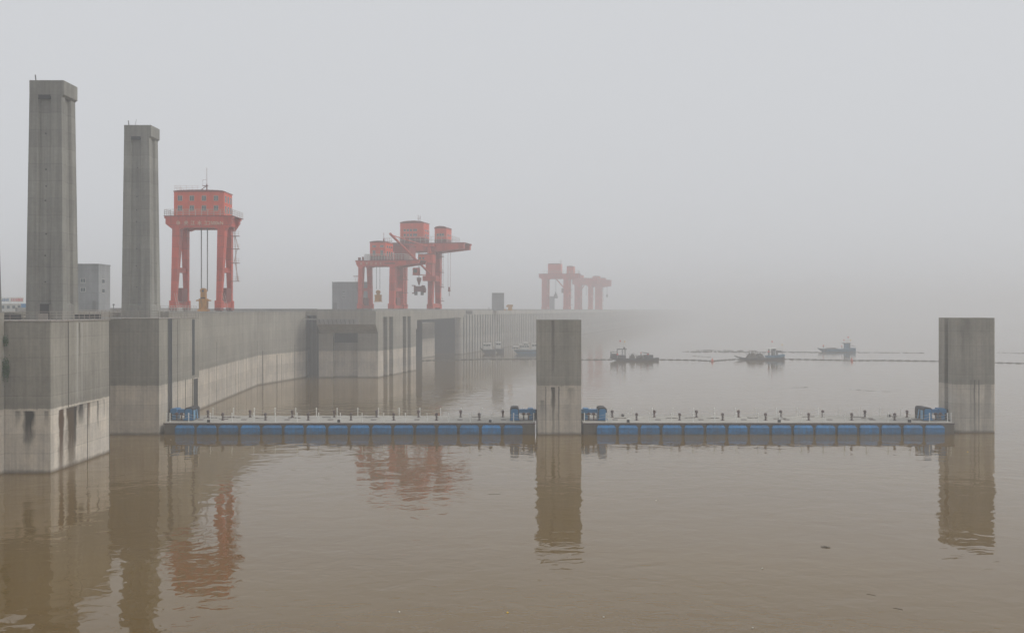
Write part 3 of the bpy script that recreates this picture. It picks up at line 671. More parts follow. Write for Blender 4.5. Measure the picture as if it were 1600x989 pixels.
def emblem(par, x, y, z, r):
    m = MB(); n = 20
    for i in range(n):
        a, b = 2 * math.pi * i / n, 2 * math.pi * (i + 1) / n
        m.tube((x + r * math.cos(a), y, z + r * math.sin(a)), (x + r * math.cos(b), y, z + r * math.sin(b)), r * .13, 4)
    for i in range(3):
        a = math.pi / 2 + i * 2 * math.pi / 3; m.tube((x, y, z), (x + r * .7 * math.cos(a), y, z + r * .7 * math.sin(a)), r * .16, 4)
    m.build('emblem', 'letter', par)

# --- first crane
c1 = thing('gantry_crane', 'nearest red gantry crane with two-storey windowed machine house over its frame', 'crane', (-76.0, 250, DECK + .0), 0, 'red gantry cranes on the dam deck')
for (xt0, xt1, xb0, xb1) in ((-6.45, -4.65, -6.45, -5.3), (4.5, 6.3, 4.5, 5.65)):
    leg(c1, xt0, xt1, xb0, xb1, (-1.5, 1.2), (-2.7, -1.5), 20.4)
    leg(c1, xt0, xt1 - .2, xb0 + .1, xb1, (4.8, 6.8), (7.0, 8.0), 20.4)
    MB().box(xb0 + .15, xb1 - .1, -2, 7.6, 9.5, 10.7).build('cross_tie', 'red', c1)
    MB().box(xb0, xb1, -1.0, 7.0, .9, 2.3).build('sill_beam', 'red', c1)
    k = MB().box(xb0 + .3, xb1 + .4, .8, 5.2, 2.35, 5.7); k.build('electric_cabinet', 'reddk', c1)
for y0, y1 in ((-1.5, 0.2), (5.3, 6.8)): girder(c1, -8.4, 8.2, 23.05, 20.3, y0, y1, ((-6.45, -4.3), (4.5, 6.6)))
MB().box(-8.5, 8.4, -1.7, 8.0, 23.06, 23.2).build('platform', 'reddk', c1)
MB().box(-7, -5.5, .2, 6, 20.8, 23.0).build('end_beam', 'red', c1); MB().box(5.6, 7.1, .2, 6, 20.8, 23.0).build('end_beam', 'red', c1)
wn = [(x, z, .95, 1.15) for x in (-5.1, -2.2, .75, 3.7) for z in (25.2, 27.6)]
house(c1, -6.6, 5.6, .2, 7.6, 23.2, 29.2, wn, [(y, z, 1.1, 1.5) for y in (1.6, 4.0, 6.3) for z in (25.0, 27.5)], .35)
railing([(-8.3, 7.9, 23.2), (-8.3, -1.6, 23.2), (8.2, -1.6, 23.2), (8.2, 7.9, 23.2)], 'railing', 'rail', c1, h=1.5, step=1.5, rails=(.5, 1.0, 1.5), r=.05)
railing([(-6.5, 7.4, 29.6), (-6.5, .4, 29.6), (-.8, .4, 29.6)], 'roof_railing', 'frame', c1, h=1.1, step=1.6, rails=(.55, 1.1), r=.025)
m = MB().tube((.6, 3, 29.4), (.6, 3, 31.4), .16).tube((.6, 3, 31.4), (.6, 3, 35.4), .05).tube((.6, 3, 31.0), (-1.3, 3, 29.6), .09).box(-.4, .9, 2.6, 3.4, 30.9, 31.0)
m.tube((-.3, 2.7, 31), (-.3, 2.7, 32.4), .03).tube((-.3, 2.7, 32.4), (.6, 2.7, 32.4), .03); m.build('mast', 'reddk', c1)

ladder_run(c1, 6.7, 4.5, (18.7, 15.5, 12.0, 7.5), 21.5)
m = MB()
for x in (-.1 - .75, .65):
    for dy in (3.2, 3.5): m.tube((x, dy, 5.0), (x, dy, 20.8), .09)
m.build('hoist_cable', 'steel', c1)
emblem(c1, -5.0, -1.55, 21.45, .4)
for i, ch in enumerate('夹江水工'): text_mesh(ch, 1.15, 'letter', c1, (-3.65 + i * 1.62, -1.53, 21.0))
text_mesh('2500kN', 1.15, 'letter', c1, (2.3, -1.53, 21.02), 0.98)
m = MB()
for (x, dz) in ((-5.4, 0), (6.2, 0)):
    for dx in (0, .55): m.tube((x + dx + 1.0, -3.6, .3), (x + dx, -3.3, 4.4), .05, 5)
    for k in range(9): m.tube((x + 1.0 - k * .11, -3.6 + k * .03, .5 + k * .42), (x + 1.55 - k * .11, -3.6 + k * .03, .5 + k * .42), .03, 4)
m.build('access_ladder', 'frame', c1)
# lifting beam standing on deck
lb = thing('lifting_beam', 'yellow lifting beam standing on the deck under the nearest crane', 'lifting beam', (-76.0 + .05, 252.2, DECK))
m = MB().frus((-1.35, 1.35, -1.1, 1.1), 0, (-1.15, 1.15, -.9, .9), .5); m.box(-.95, .95, -.8, .8, .5, 3.1); m.build('body', 'yellow', lb)
MB().prof([(-1.75, 2.5), (1.75, 2.5), (1.75, 2.75), (1.3, 2.85), (-1.3, 2.85), (-1.75, 2.75)], -.5, .5).build('cross_arm', 'yellow', lb)
MB().box(-.62, .62, -.6, .6, 3.1, 4.5).build('sheave_frame', 'yellow', lb)
m = MB().tube((0, -.66, 5.0), (0, .66, 5.0), .72, 16); m.build('sheave', 'yellow', lb)
m = MB().tube((0, -.7, 5.0), (0, .7, 5.0), .3, 10); m.prof([(-.6, 3.15), (.6, 3.15), (.6, 3.4), (-.6, 3.4)], -.68, .68); m.build('pin', 'rubber', lb)

# --- second crane
RY = -TH
c2 = thing('gantry_crane', 'red gantry crane with open wide deck and small windowed house, hanging a yellow lifting beam', 'crane', (PX(606, 375), 375, DECK), RY, 'red gantry cranes on the dam deck')
for xc in (-10.2, 2.1):
    w_ = 1.1 if xc > 0 else .85
    leg(c2, xc - w_, xc + w_, xc - w_ + (.1 if xc < 0 else 0), xc + w_ * .8, (-1.0, 1.4), (-1.9, -.4), 16.6)
    leg(c2, xc - w_, xc + w_, xc - w_ + .1, xc + w_ * .8, (7.6, 9.4), (9.4, 10.6), 16.6)
    MB().box(xc - .5, xc + .5, -1.2, 9.4, 7.2, 8.4).build('cross_tie', 'red', c2)
    MB().box(xc - .7, xc + .7, -.4, 9.8, .9, 2.0).build('sill_beam', 'red', c2)
    MB().box(xc - .6, xc + .9, 1.5, 5.5, 2.0, 4.8).build('electric_cabinet', 'reddk', c2)
for y0, y1 in ((-1.0, .6), (7.8, 9.4)): girder(c2, -12.2, 12.2, 18.35, 16.4, y0, y1, ((-11.3, -9.1), (.8, 3.3)), 1.0)
MB().box(-12.3, 12.2, -1.1, 8.5, 18.36, 18.5).build('platform', 'reddk', c2)
wn = [(-5.1, 23.6, 1.2, .6), (-2.1, 23.6, 1.2, .6), (-5.1, 21.2, .9, 1.7), (-2.1, 21.2, .9, 1.7)]
house(c2, -6.7, -.7, -.6, 8.0, 18.5, 25.0, wn, [(y, z, 1.2, hh) for y in (1.4, 3.8, 6.2) for z, hh in ((23.5, .7), (21.0, 1.6))], .5, 1.6)
h2 = house(c2, -.3, 5.4, 8.7, 16.5, 18.5, 24.2, [], [], .3); h2.data.materials[0] = M['reddk2']
MB().box(-1, 6, 8.3, 17, 18.0, 18.49).build('platform', 'reddk', c2)
railing([(-8.6, 8.4, 18.5), (-8.6, -1.05, 18.5), (6.8, -1.05, 18.5), (6.8, 8.4, 18.5)], 'railing', 'rail', c2, h=2.2, step=1.1, rails=(.7, 1.4, 2.2), r=.07)
MB().box(-8.6, 6.8, -1.15, -1.0, 20.55, 20.75).build('top_rail', 'rail', c2)
m = MB().box(-11.4, -10.6, -.4, .4, 18.5, 19.6).tube((-9.6, 0, 18.5), (-9.6, 0, 19.8), .4, 8); m.build('deck_winch', 'reddk', c2)
MB().tube((-2.6, 3, 25.4), (-2.6, 3, 28.9), .09).box(-2.8, -2.4, 2.8, 3.2, 25.4, 26.7).build('mast', 'reddk', c2)
m = MB()
for x in (-5.5, -4.2):
    m.tube((x, 3.2, 8.0), (x, 3.2, 16.6), .09)
m.build('hoist_cable', 'steel', c2)
m = MB(); m.box(-13.0, -10.9, -1, .6, 12.6, 12.8)
for a in (-12.6, -11.8): m.tube((a, -.4, 12.6), (-11.4, -.2, 6.4), .05)
for a in (4.0, ): 
    for z in (11.5, 6.6, 1.8): m.box(3.1, 5.2, 6.5, 8.2, z, z + .15); m.tube((5.1, 6.6, z), (5.1, 6.6, z + 1.1), .05); m.tube((4.2, 6.6, z + 1.1), (5.1, 6.6, z + 1.1), .05)
m.build('ladder_platform', 'reddk', c2)
emblem(c2, -9.9, -1.06, 17.3, .38)
for i, ch in enumerate('夹江水工'): text_mesh(ch, 1.0, 'letter', c2, (-8.2 + i * 1.75, -1.04, 16.95))
MB().prof([(-1, 17.1), (3, 17.1), (3, 17.5), (-1, 17.5)], -1.03, -1.0).build('faded_marking', 'reddk', c2)
def local(o, x, y): 
    p = Vector(o.location[:2]) + Vector((math.cos(RY), math.sin(RY))) * x + Vector((-math.sin(RY), math.cos(RY))) * y; return p.x, p.y
lx, ly = local(c2, -4.85, 3.2)
lb2 = thing('lifting_beam', 'yellow lifting beam hanging from the cables of the second crane', 'lifting beam', (lx, ly, DECK + 3.3), RY)
m = MB().frus((-1.5, 1.5, -1.1, 1.1), 0, (-1.0, 1.0, -.8, .8), .35); m.box(-1.05, 1.05, -.8, .8, .35, 2.6); m.box(-1.4, 1.4, -.4, .4, 2.2, 2.5); m.build('body', 'yellow', lb2)
MB().tube((0, -.5, 3.6), (0, .5, 3.6), .75, 14).build('sheave', 'yellow', lb2)
MB().box(-.45, .45, -.5, .5, 2.6, 3.5).build('sheave_frame', 'yellow', lb2)

# --- third crane type (big, with cantilever and jib)
def big_crane(label, loc, x0, x1, legs, zt, zb, houses, jib=True, railx=None, cables=(), text=False, mast=0, aux=None, ztop_rail=2.4):
    c = thing('gantry_crane', label, 'crane', loc, RY, 'red gantry cranes on the dam deck')
    for (a, b) in legs:
        leg(c, a, b, a + .15, b - .3, (-1.0, 2.2), (-1.9, -.3), zb + .1)
        leg(c, a, b, a + .15, b - .3, (7.4, 10.6), (8.9, 10.4), zb + .1)
        MB().box(a + .3, b - .3, -1.4, 9.6, zb * .5, zb * .5 + 1.5).build('cross_tie', 'red', c)
        MB().box(a + .2, b - .2, -1.8, 10.2, 1.2, 2.8).build('sill_beam', 'red', c)
    for y0, y1 in ((-1.0, 1.0), (8.4, 10.4)): girder(c, x0, x1, zt, zb, y0, y1, legs, 1.2)
    MB().box(x0 - .1, x1 + .1, -1.2, 10.6, zt + .01, zt + .18).build('platform', 'reddk', c)
    for h in houses: house(c, *h)
    if railx:
        railing([(railx[0], -1.15, zt + .2), (railx[1], -1.15, zt + .2), (railx[1], 9, zt + .2)], 'railing', 'rail', c, h=ztop_rail, step=2.2, rails=(ztop_rail / 2, ztop_rail), r=.07)
    m = MB()
    for (x, z) in cables:
        for dx in (-.3, .3): m.tube((x + dx, 4, z), (x + dx, 4, zb + .4), .1)
    if cables: m.build('hoist_cable', 'steel', c)
    if mast: 
        m = MB()
        for dx in (-.4, .4): m.tube((mast + dx, 1, houses[0][5]), (mast + dx, 1, houses[0][5] + 3.2), .08)
        m.box(mast - .6, mast + .6, .6, 1.4, houses[0][5] + 1.9, houses[0][5] + 2.0).build('mast', 'reddk', c)
    xr = legs[1][1]
    m = MB()
    for k, z in enumerate((zb * .92, zb * .65, zb * .4, zb * .16)):
        m.box(xr - .1, xr + 1.3, 7.5, 9.5, z, z + .2); m.tube((xr + 1.2, 7.6, z), (xr + 1.2, 7.6, z + 1.2), .05); m.tube((xr + .3, 7.6, z + 1.2), (xr + 1.2, 7.6, z + 1.2), .05)
    for dx in (.5, 1.1): m.tube((xr + dx, 8.6, zb * .38), (xr + dx, 8.6, zb), .06)
    m.build('ladder_platform', 'reddk', c)
    return c
c3o = (PX(650, 405), 405, DECK)
c3 = big_crane('largest red gantry crane with two rounded-roof houses, long right cantilever and slanting jib', c3o, -9.9, 20.0, ((-9.0, -6.8), (5.2, 7.6)), 26.5, 23.4,
    [(-6.3, 3.4, -.8, 6.8, 26.7, 34.6, [(x, z, .75, .8) for x in (-4.4, -3.1, -1.8, -.5, .3) for z in (29.9, 31.8)] , [(y, z, 1.5, .6) for y in (1.8, 4.8) for z in (29.9, 31.8)], .8, 2.0),
     (7.9, 12.6, -.8, 7.0, 26.7, 32.3, [(x, 29.8, .75, .8) for x in (9.2, 10.3, 11.3)], [(y, 29.8, 1.2, .7) for y in (1.8, 4.6)], .8, 1.4)],
    railx=(-6.6, 15.3), cables=((0, 12.2),), mast=1.0)
MB().prof([(-9.8, 23.5), (-9.8, 26.9), (-4.5, 26.9), (-4.5, 23.5)][::-1], -1.6, -1.05).build('service_gallery', 'reddk', c3)
def c3l(px, py, D):      # a point of the jib, in the crane's own frame
    w_ = Vector((PX(px, D), D)) - Vector(c3o[:2]); ex = Vector((math.cos(RY), math.sin(RY))); ey = Vector((-math.sin(RY), math.cos(RY)))
    return (w_.dot(ex), w_.dot(ey), PZ(py, D) - DECK)
jt, jf, js = c3l(609.7, 365.5, 352), c3l(672, 428, 397), c3l(667, 384.5, 400)
jb = MB().tube(jf, jt, .42, 8).build('jib', 'red', c3)
m = MB().tube(Vector(jt).lerp(Vector(jf), .03), js, .2, 6).build('jib_stay', 'red', c3)
m = MB().box(-12.3, -9.0, -3.5, -2.5, 27.2, 27.4); 
for k in range(5): m.tube((-12.2 + k * .8, -3.5, 27.4), (-12.2 + k * .8, -3.5, 28.5), .05)
m.tube((-12.2, -3.5, 28.5), (-9, -3.5, 28.5), .05); m.build('jib_gallery', 'reddk', c3)
house(c3, 2.6, 8.5, -5.2, -1.2, 18.6, 21.9, [(3.3, 20.4, .7, .7), (4.6, 20.4, .7, .7)], [], .15)
MB().box(5.4, 8.0, -4.6, -1.4, 13.6, 18.59).build('slewing_column', 'red', c3)
MB().box(4.2, 9.6, -4.8, -.9, 11.6, 13.59).build('slewing_base', 'red', c3)
cb = MB().box(0.1, 2.5, -4.6, -2.6, 14.2, 16.8); cb.build('operator_cab', 'red', c3)
MB().box(.35, 1.9, -4.66, -4.5, 14.9, 16.3).build('cab_window', 'glass', c3); MB().box(0, 5.0, -4.8, -2.4, 13.9, 14.15).build('cab_floor', 'red', c3)
MB().tube((6.4, -3, 25.0), (6.4, -3, 21.9), .8, 10).build('slewing_mast', 'red', c3); MB().box(4.8, 8.3, -4, -1.1, 25.0, 26.1).build('slewing_head', 'red', c3)
m = MB()
for dx in (0, 1.0): m.tube((12.0 + dx, 4, 9.3), (12.0 + dx, 4, 23.6), .06)
m.tube((12.5, 4, 7.6), (12.5, 4, 9.4), .55, 8, .4); m.tube((12.5, 4, 5.8), (12.5, 4, 7.6), .12); m.build('auxiliary_hook', 'reddk', c3)
lx, ly = local(c3, 0, 4)
gr = thing('lifting_tool', 'dull red clamp-like lifting tool hanging inside the largest crane', 'lifting tool', (lx, ly, DECK + 6.2), RY)
MB().lathe((0, 0, 4.0), [(.25, 0), (.6, 1.2), (.95, 2.2), (.95, 3.0)], 10).build('hook_block', 'reddk', gr)
m = MB().box(-1.6, 2.2, -.7, .7, 1.4, 3.6); m.build('body', 'reddk', gr)
for x in (-1.3, 1.3): MB().tube((x - .0, 0, 0), (x, 0, 1.4), .65, 10).build('clamp_foot', 'steel', gr)
MB().prof([(-2.0, .9), (-1.6, .9), (-1.6, 4.0), (-2.9, 4.0), (-2.9, 3.7), (-2.0, 3.7)], -.5, .5).build('side_arm', 'reddk', gr)
MB().prof([(1.9, 1.0), (2.7, 1.0), (2.9, 2.2), (2.3, 3.9), (1.2, 4.0), (1.2, 3.6), (1.9, 3.4)], -.5, .5).build('side_arm', 'reddk', gr)
MB().box(-2.8, -1.9, -.4, .4, .6, 1.0).build('side_foot', 'reddk', gr)
# --- far cranes
D4 = 800; k4 = D4 / F / .978
c4 = big_crane('hazy red gantry crane in the mist with two houses, nearest of the far group', (PX(870, D4), D4, DECK), -28 * k4, 34 * k4, ((-23 * k4, -14.5 * k4), (10.5 * k4, 19.0 * k4)), 28.4, 24.6,
    [(-13.5 * k4, 6.5 * k4, -.8, 6, 28.6, 36.0, [], [], .5), (15.5 * k4, 26 * k4, -.8, 7, 28.6, 33.8, [], [], .6)], railx=(-20 * k4, 33 * k4), cables=((-3 * k4, 13.5),), mast=6 * k4)
MB().tube((-2 * k4, 0, 25), (11 * k4, 0, 17.5), .5).build('brace', 'red', c4); MB().box(8 * k4, 11 * k4, -2.5, 0, 13.5, 17).build('cab', 'reddk', c4)
MB().lathe((-3 * k4, 4, 9.4), [(1.6, 0), (1.7, 1.0), (1.2, 2.8), (.5, 4), (.4, 5)], 10).build('hook_block', 'steel', c4)
D5 = 930; k5 = D5 / F / .978
c5 = big_crane('faint red gantry crane in the mist, middle of the far group', (PX(912, D5), D5, DECK), -18 * k5, 22 * k5, ((-14 * k5, -4.5 * k5), (7 * k5, 12 * k5)), 29.0, 23.0,
    [(-12 * k5, -1 * k5, -.8, 6, 29.2, 31.5, [], [], .4)], cables=((3 * k5, 13),))
MB().tube((-4.5 * k5, 0, 18), (1 * k5, 0, 22.5), .5).build('brace', 'red', c5)
D6 = 990; k6 = D6 / F / .978
c6 = big_crane('faintest red gantry crane at the far right of the misty group', (PX(935, D6), D6, DECK), -18 * k6, 18.5 * k6, ((-14 * k6, -10 * k6), (-5 * k6, 4.5 * k6)), 29.0, 22.5,
    [(-9 * k6, 2 * k6, -.8, 8, 29.2, 32.5, [], [], .5), (3 * k6, 11 * k6, -.8, 6, 29.2, 30.6, [], [], .5)], cables=((12.5 * k6, 15),))
MB().lathe((12.5 * k6, 4, 12.5), [(.6, 0), (.9, 1.5), (.5, 3)], 8).build('hook_block', 'steel', c6)

# ------------------------------------------------------------ people (tiny, one skinned body each)
def person(loc, label, topm, pose=0, seated=False, s=1.0):
    V_ = [(0, 0, .95), (0, 0, 1.15), (0, 0, 1.42), (0, 0, 1.52), (0, 0, 1.66), (.10, 0, .9), (.13, .03, .48), (.13, 0, .05), (.14, -.12, .02), (-.10, 0, .9), (-.13, -.03, .48), (-.13, 0, .05), (-.14, -.12, .02),
          (.2, 0, 1.38), (.27, 0, 1.12), (.27 + .05 * pose, -.12 - .1 * pose, .9 + .25 * pose), (-.2, 0, 1.38), (-.27, 0, 1.12), (-.26, -.1, .88)]
    E = [(0, 1), (1, 2), (2, 3), (3, 4), (0, 5), (5, 6), (6, 7), (7, 8), (0, 9), (9, 10), (10, 11), (11, 12), (2, 13), (13, 14), (14, 15), (2, 16), (16, 17), (17, 18)]
    RD = [.15, .14, .15, .06, .11, .09, .07, .045, .035, .09, .07, .045, .035, .07, .05, .035, .07, .05, .035]
    me = bpy.data.meshes.new('person'); me.from_pydata(V_, E, []); o = bpy.data.objects.new('person_tmp', me); col.objects.link(o)
    md = o.modifiers.new('skin', 'SKIN'); 
    for i, sv in enumerate(me.skin_vertices[0].data): sv.radius = (RD[i], RD[i]); sv.use_root = (i == 0)
    o.modifiers.new('sub', 'SUBSURF').levels = 1
    bpy.context.view_layer.update()
    m2 = bpy.data.meshes.new_from_object(o.evaluated_get(bpy.context.evaluated_depsgraph_get())); bpy.data.objects.remove(o)
    m2.materials.clear()
    for k in ('hull', topm, 'skin'): m2.materials.append(M[k])
    for p in m2.polygons:
        z = p.center.z; p.material_index = 2 if z > 1.5 else (1 if z > .92 else 0); p.use_smooth = True
    b = bpy.data.objects.new('person', m2); col.objects.link(b); b.location = loc; b.scale = (s, s, s)
    tag(b, label, 'person'); return b

# ------------------------------------------------------------ boats
def hull_mesh(L_, B, zd, zb_bow, zb_stern, rake_b=1.5, rake_s=.6, n=14):
    # local: x along, bow at -L/2
    m = MB(); secs = []
    for i in range(n + 1):
        t_ = i / n; x = -L_ / 2 + L_ * t_
        wd = B / 2 * min(1, .28 + 2.6 * t_) * (1 if t_ < .85 else 1 - (t_ - .85) * 1.2)
        top = zd + (zb_bow - zd) * max(0, 1 - t_ / .28) ** 1.6 + (zb_stern - zd) * max(0, (t_ - .78) / .22) ** 1.5
        keel = -.5 + (top + .5 - .35) * max(0, 1 - t_ / (rake_b / L_ * 1.6 + .001)) ** 1.1 + .5 * max(0, (t_ - .9) / .1)
        secs.append([(x, -wd, top), (x, -wd * .86, keel), (x, wd * .86, keel), (x, wd, top)])
    vs = [p for s_ in secs for p in s_]; fs = []
    for i in range(n):
        a = i * 4; b = a + 4
        for j in range(3): fs.append((a + j, a + j + 1, b + j + 1, b + j))
        fs.append((a + 3, a, b, b + 3))
    fs += [(3, 2, 1, 0), (n * 4, n * 4 + 1, n * 4 + 2, n * 4 + 3)]
    return m.add(vs, fs)
def heap(x0, x1, y0, y1, z, h, seed, par, name='cargo_heap'):
    rnd = random.Random(seed); m = MB(); nx, ny = 14, 6
    g = [[(x0 + (x1 - x0) * i / nx, y0 + (y1 - y0) * j / ny, z + h * max(0, math.sin(math.pi * i / nx) * math.sin(math.pi * j / ny)) ** .55 * rnd.uniform(.7, 1.1)) for j in range(ny + 1)] for i in range(nx + 1)]
    vs = [p for r_ in g for p in r_]; fs = [(i * (ny + 1) + j, (i + 1) * (ny + 1) + j, (i + 1) * (ny + 1) + j + 1, i * (ny + 1) + j + 1) for i in range(nx) for j in range(ny)]
    m.add(vs, fs)
    for k in range(26):
        x = rnd.uniform(x0 + .3, x1 - .3); y = rnd.uniform(y0, y1); m.tube((x, y, z + h * .4), (x + rnd.uniform(-.7, .7), y + rnd.uniform(-.5, .5), z + h * rnd.uniform(.7, 1.25)), .05, 4)
    return m.build(name, 'cargo', par)
def flag(par, x, y, z0, z1, mat, dx=.9):
    m = MB().tube((x, y, z0), (x, y, z1), .04, 5); p = m.build('flagpole', 'rail', par)
    f = MB(); n = 5
    vs = [(x + dx * i / n, y + .12 * math.sin(i * 1.6), z1 - .05 - .1 * i / n - k * .65) for i in range(n + 1) for k in (0, 1)]
    f.add(vs, [(2 * i, 2 * i + 2, 2 * i + 3, 2 * i + 1) for i in range(n)]).build('flag', mat, p)
G = 'workboats along the floating boom'
# boat A
D = 403; sA = D / F; cx = (952.5 + 1028.5) / 2
bA = thing('work_barge', 'dark flat work barge with canopy and debris heaps, nearest the square guide pier', 'boat', (PX(cx, D), D, 0), 0, G)
hull_mesh(76 * sA, 4.6, 1.0, 1.5, 1.45, 3.0).build('hull', 'hull', bA)
def XA(px): return (px - cx) * sA
MB().box(XA(954.3), XA(963.6), -1.6, 1.6, .9, 3.1).build('engine_box', 'hull', bA)
MB().box(XA(954.2), XA(963.8), -1.7, 1.7, 3.9, 4.05).build('awning', 'cargo', bA)
m = MB()
for px in (954.6, 964.5, 972.5, 976.8):
    for yy in (-1.5, 1.5): m.tube((XA(px), yy, .9), (XA(px), yy, 5.2 if px > 964 else 3.9), .1, 5)
m.build('canopy_post', 'hull', bA)
MB().prof([(XA(964), 4.95), (XA(979), 5.05), (XA(978), 5.4), (XA(964.3), 5.3)], -1.9, 1.9).build('canopy', 'hull', bA)
MB().tube((XA(975.3), 0, 5.3), (XA(975.3), 0, 6.0), .35, 8).build('canopy_vent', 'hull', bA)
MB().box(XA(966), XA(976.5), -1.4, 1.4, .9, 2.5).build('console', 'hull', bA)
heap(XA(983), XA(992.5), -1.6, 1.6, .8, 2.2, 1, bA); heap(XA(993), XA(1009), -1.7, 1.7, .8, 1.7, 2, bA)
MB().box(XA(1006), XA(1020), -1.4, 1.4, .8, 2.6).build('bow_cabin', 'hull', bA)
MB().prof([(XA(1003.5), 3.55), (XA(1013), 3.1), (XA(1014), 3.4), (XA(1004), 3.75)], -1.4, 1.4).build('bow_canopy', 'hull', bA)
MB().box(XA(1010.5), XA(1013.5), -1.0, -.3, 2.61, 3.1).build('red_bundle', 'flagred', bA)
flag(bA, XA(968), 0, 5.3, 9.2, 'flagred', .6); flag(bA, XA(975.3), .5, 5.9, 8.9, 'flagyel', .5)
person((PX(964, D), D - 1.9, 1.15), 'person in a red top standing under the canopy of the dark barge', 'flagred', s=1.15)
person((PX(1000.8, D), D - 1.5, 1.9), 'person in orange standing on the debris heap of the dark barge', 'orange', 1)
# boat B
D = 411; sB = D / F; cx = 1186
bB = thing('work_boat', 'long low workboat with light blue stern and heaped load, middle of the three boats', 'boat', (PX(cx, D), D, 0), 0, G)
hull_mesh(76.5 * sB, 4.4, .75, 1.9, 2.3, 5.0).build('hull', 'hull', bB)
def XB(px): return (px - cx) * sB
MB().prof([(XB(1197), .95), (XB(1218), 1.0), (XB(1224.3), 1.75), (XB(1224.3), 2.5), (XB(1216), 2.1), (XB(1197), 1.95)], -2.3, 2.3).build('stern_deck', 'hullblue', bB)
heap(XB(1166), XB(1182), -1.7, 1.7, .7, 2.5, 5, bB); heap(XB(1179), XB(1194), -1.7, 1.7, .7, 2.3, 6, bB)
for px, r_ in ((1200.3, .28), (1205.3, .4), (1212.7, .4), (1222, .06)): MB().tube((XB(px), -1.2, 1.9), (XB(px), -1.2, 4.9 if px < 1206 else 4.3), r_, 8).build('wheelhouse_post', 'steel', bB)

MB().prof([(XB(1197.8), 4.95), (XB(1212), 5.0), (XB(1224), 4.35), (XB(1224), 4.5), (XB(1212), 5.2), (XB(1197.8), 5.1)], -1.8, 1.8).build('roof', 'white', bB)
MB().box(XB(1206.5), XB(1211), -1.3, -.2, 4.2, 4.95).build('bundle', 'hull', bB); MB().box(XB(1214), XB(1220), -1.2, -.2, 3.4, 4.1).build('bundle', 'hull', bB)
MB().box(XB(1206), XB(1212), .6, 1.4, 1.9, 4.6).build('cabin_wall', 'white', bB)
flag(bB, XB(1205.4), 0, 5.1, 8.6, 'flagred', .55); flag(bB, XB(1223), 0, 2.3, 7.2, 'flagyel', -.35)
person((PX(1199.3, D), D - 1.6, 1.95), 'person in a red shirt at the front post of the light blue boat', 'flagred', s=1.1)
# boat C
D = 489; sC = D / F; cx = 1307
bC = thing('work_boat', 'hazy blue-grey boat with a raised ramp bow, farthest of the three boats', 'boat', (PX(cx, D), D, 0), 0, G)
hull_mesh(56.5 * sC, 4.6, 1.55, 1.7, 1.7, 2.0).build('hull', 'hullblue', bC)
def XC(px): return (px - cx) * sC
MB().prof([(XC(1278.7), 1.75), (XC(1287), .35), (XC(1290), .6), (XC(1290), 1.6), (XC(1286), 1.3), (XC(1279.5), 2.0)], -1.9, 1.9).build('bow_ramp', 'hull', bC)
heap(XC(1288), XC(1309), -1.6, 1.6, 1.4, .8, 9, bC)
MB().box(XC(1320), XC(1326), -1.5, 1.5, 1.5, 4.4).build('wheelhouse', 'hullblue', bC)
MB().box(XC(1325.5), XC(1327), -1.4, -.9, 1.5, 4.6).build('wheelhouse_post', 'hull', bC)
MB().box(XC(1317), XC(1328), -1.9, 1.9, 4.5, 4.75).build('roof', 'hull', bC)
MB().box(XC(1328), XC(1335.3), -1.8, 1.8, 3.1, 3.25).build('stern_awning', 'hull', bC)
MB().box(XC(1327.5), XC(1335), -2, 2, 1.3, 2.1).build('stern_rail', 'hullblue', bC)
m = MB(); m.tube((XC(1334.8), -1.7, 1.6), (XC(1334.8), -1.7, 3.1), .06).tube((XC(1323), 0, 4.7), (XC(1323), 0, 6.4), .06).tube((XC(1325.5), 0, 4.7), (XC(1325.5), 0, 6.6), .05); m.build('awning_post', 'rail', bC)
flag(bC, XC(1324.2), 0, 4.7, 8.2, 'flagred', .7); flag(bC, XC(1328), 0, 4.7, 6.6, 'flagyel', .6); flag(bC, XC(1318), 0, 4.7, 6.7, 'flagred', .5)
person((PX(1286.5, D), D, 1.5), 'person in red standing at the bow ramp of the farthest boat', 'flagred', s=1.1)
person((PX(1314.2, D), D - 1, 1.55), 'person in red crouched forward of the wheelhouse on the farthest boat', 'flagred', s=.95)
for b_ in (bA, bB, bC): b_.scale = (1, 1, .88)
# tugs near the dam
def tug(px0, px1, yw, label, hullm, cabs, bow=-1):
    D = 20 * F / (yw - HZ); s = D / F; cx = (px0 + px1) / 2
    t = thing('tug_boat', label, 'boat', (PX(cx, D), D, 0), 0, 'service boats moored by the dam')
    hull_mesh((px1 - px0) * s, 4.6, 1.7, 2.9, 2.2, 2.0).build('hull', hullm, t)
    MB().box(-(px1 - px0) * s * .4, (px1 - px0) * s * .42, -2.35, -2.2, 1.35, 1.6).build('rubbing_strake', 'rubber', t)
    for (a, b, z0, z1, wm_) in cabs:
        x0, x1 = (a - cx) * s, (b - cx) * s
        o = MB().box(x0, x1, -1.6, 1.6, z0, z1).build('cabin', 'white', t)
        MB().box(x0 - .15, x1 + .15, -1.8, 1.8, z1 + .002, z1 + .2).build('roof', 'white', o)
        nn = max(2, int((x1 - x0) / .9)); ww = (x1 - x0) / nn
        for i in range(nn): MB().box(x0 + i * ww + .1, x0 + (i + 1) * ww - .1, -1.65, -1.5, z1 - 1.1, z1 - .4).build('cabin_window', 'glass', o)
        if wm_: MB().tube(((x0 + x1) / 2, 0, z1 + .2), ((x0 + x1) / 2, 0, z1 + 1.8), .08).build('mast', 'rail', o)
    railing([(-(px1 - px0) * s * .42, -2.1, 1.8), ((px1 - px0) * s * .44, -2.0, 1.8)], 'railing', 'rail', t, h=.9, step=1.4, rails=(.45, .9), r=.03)
    return t
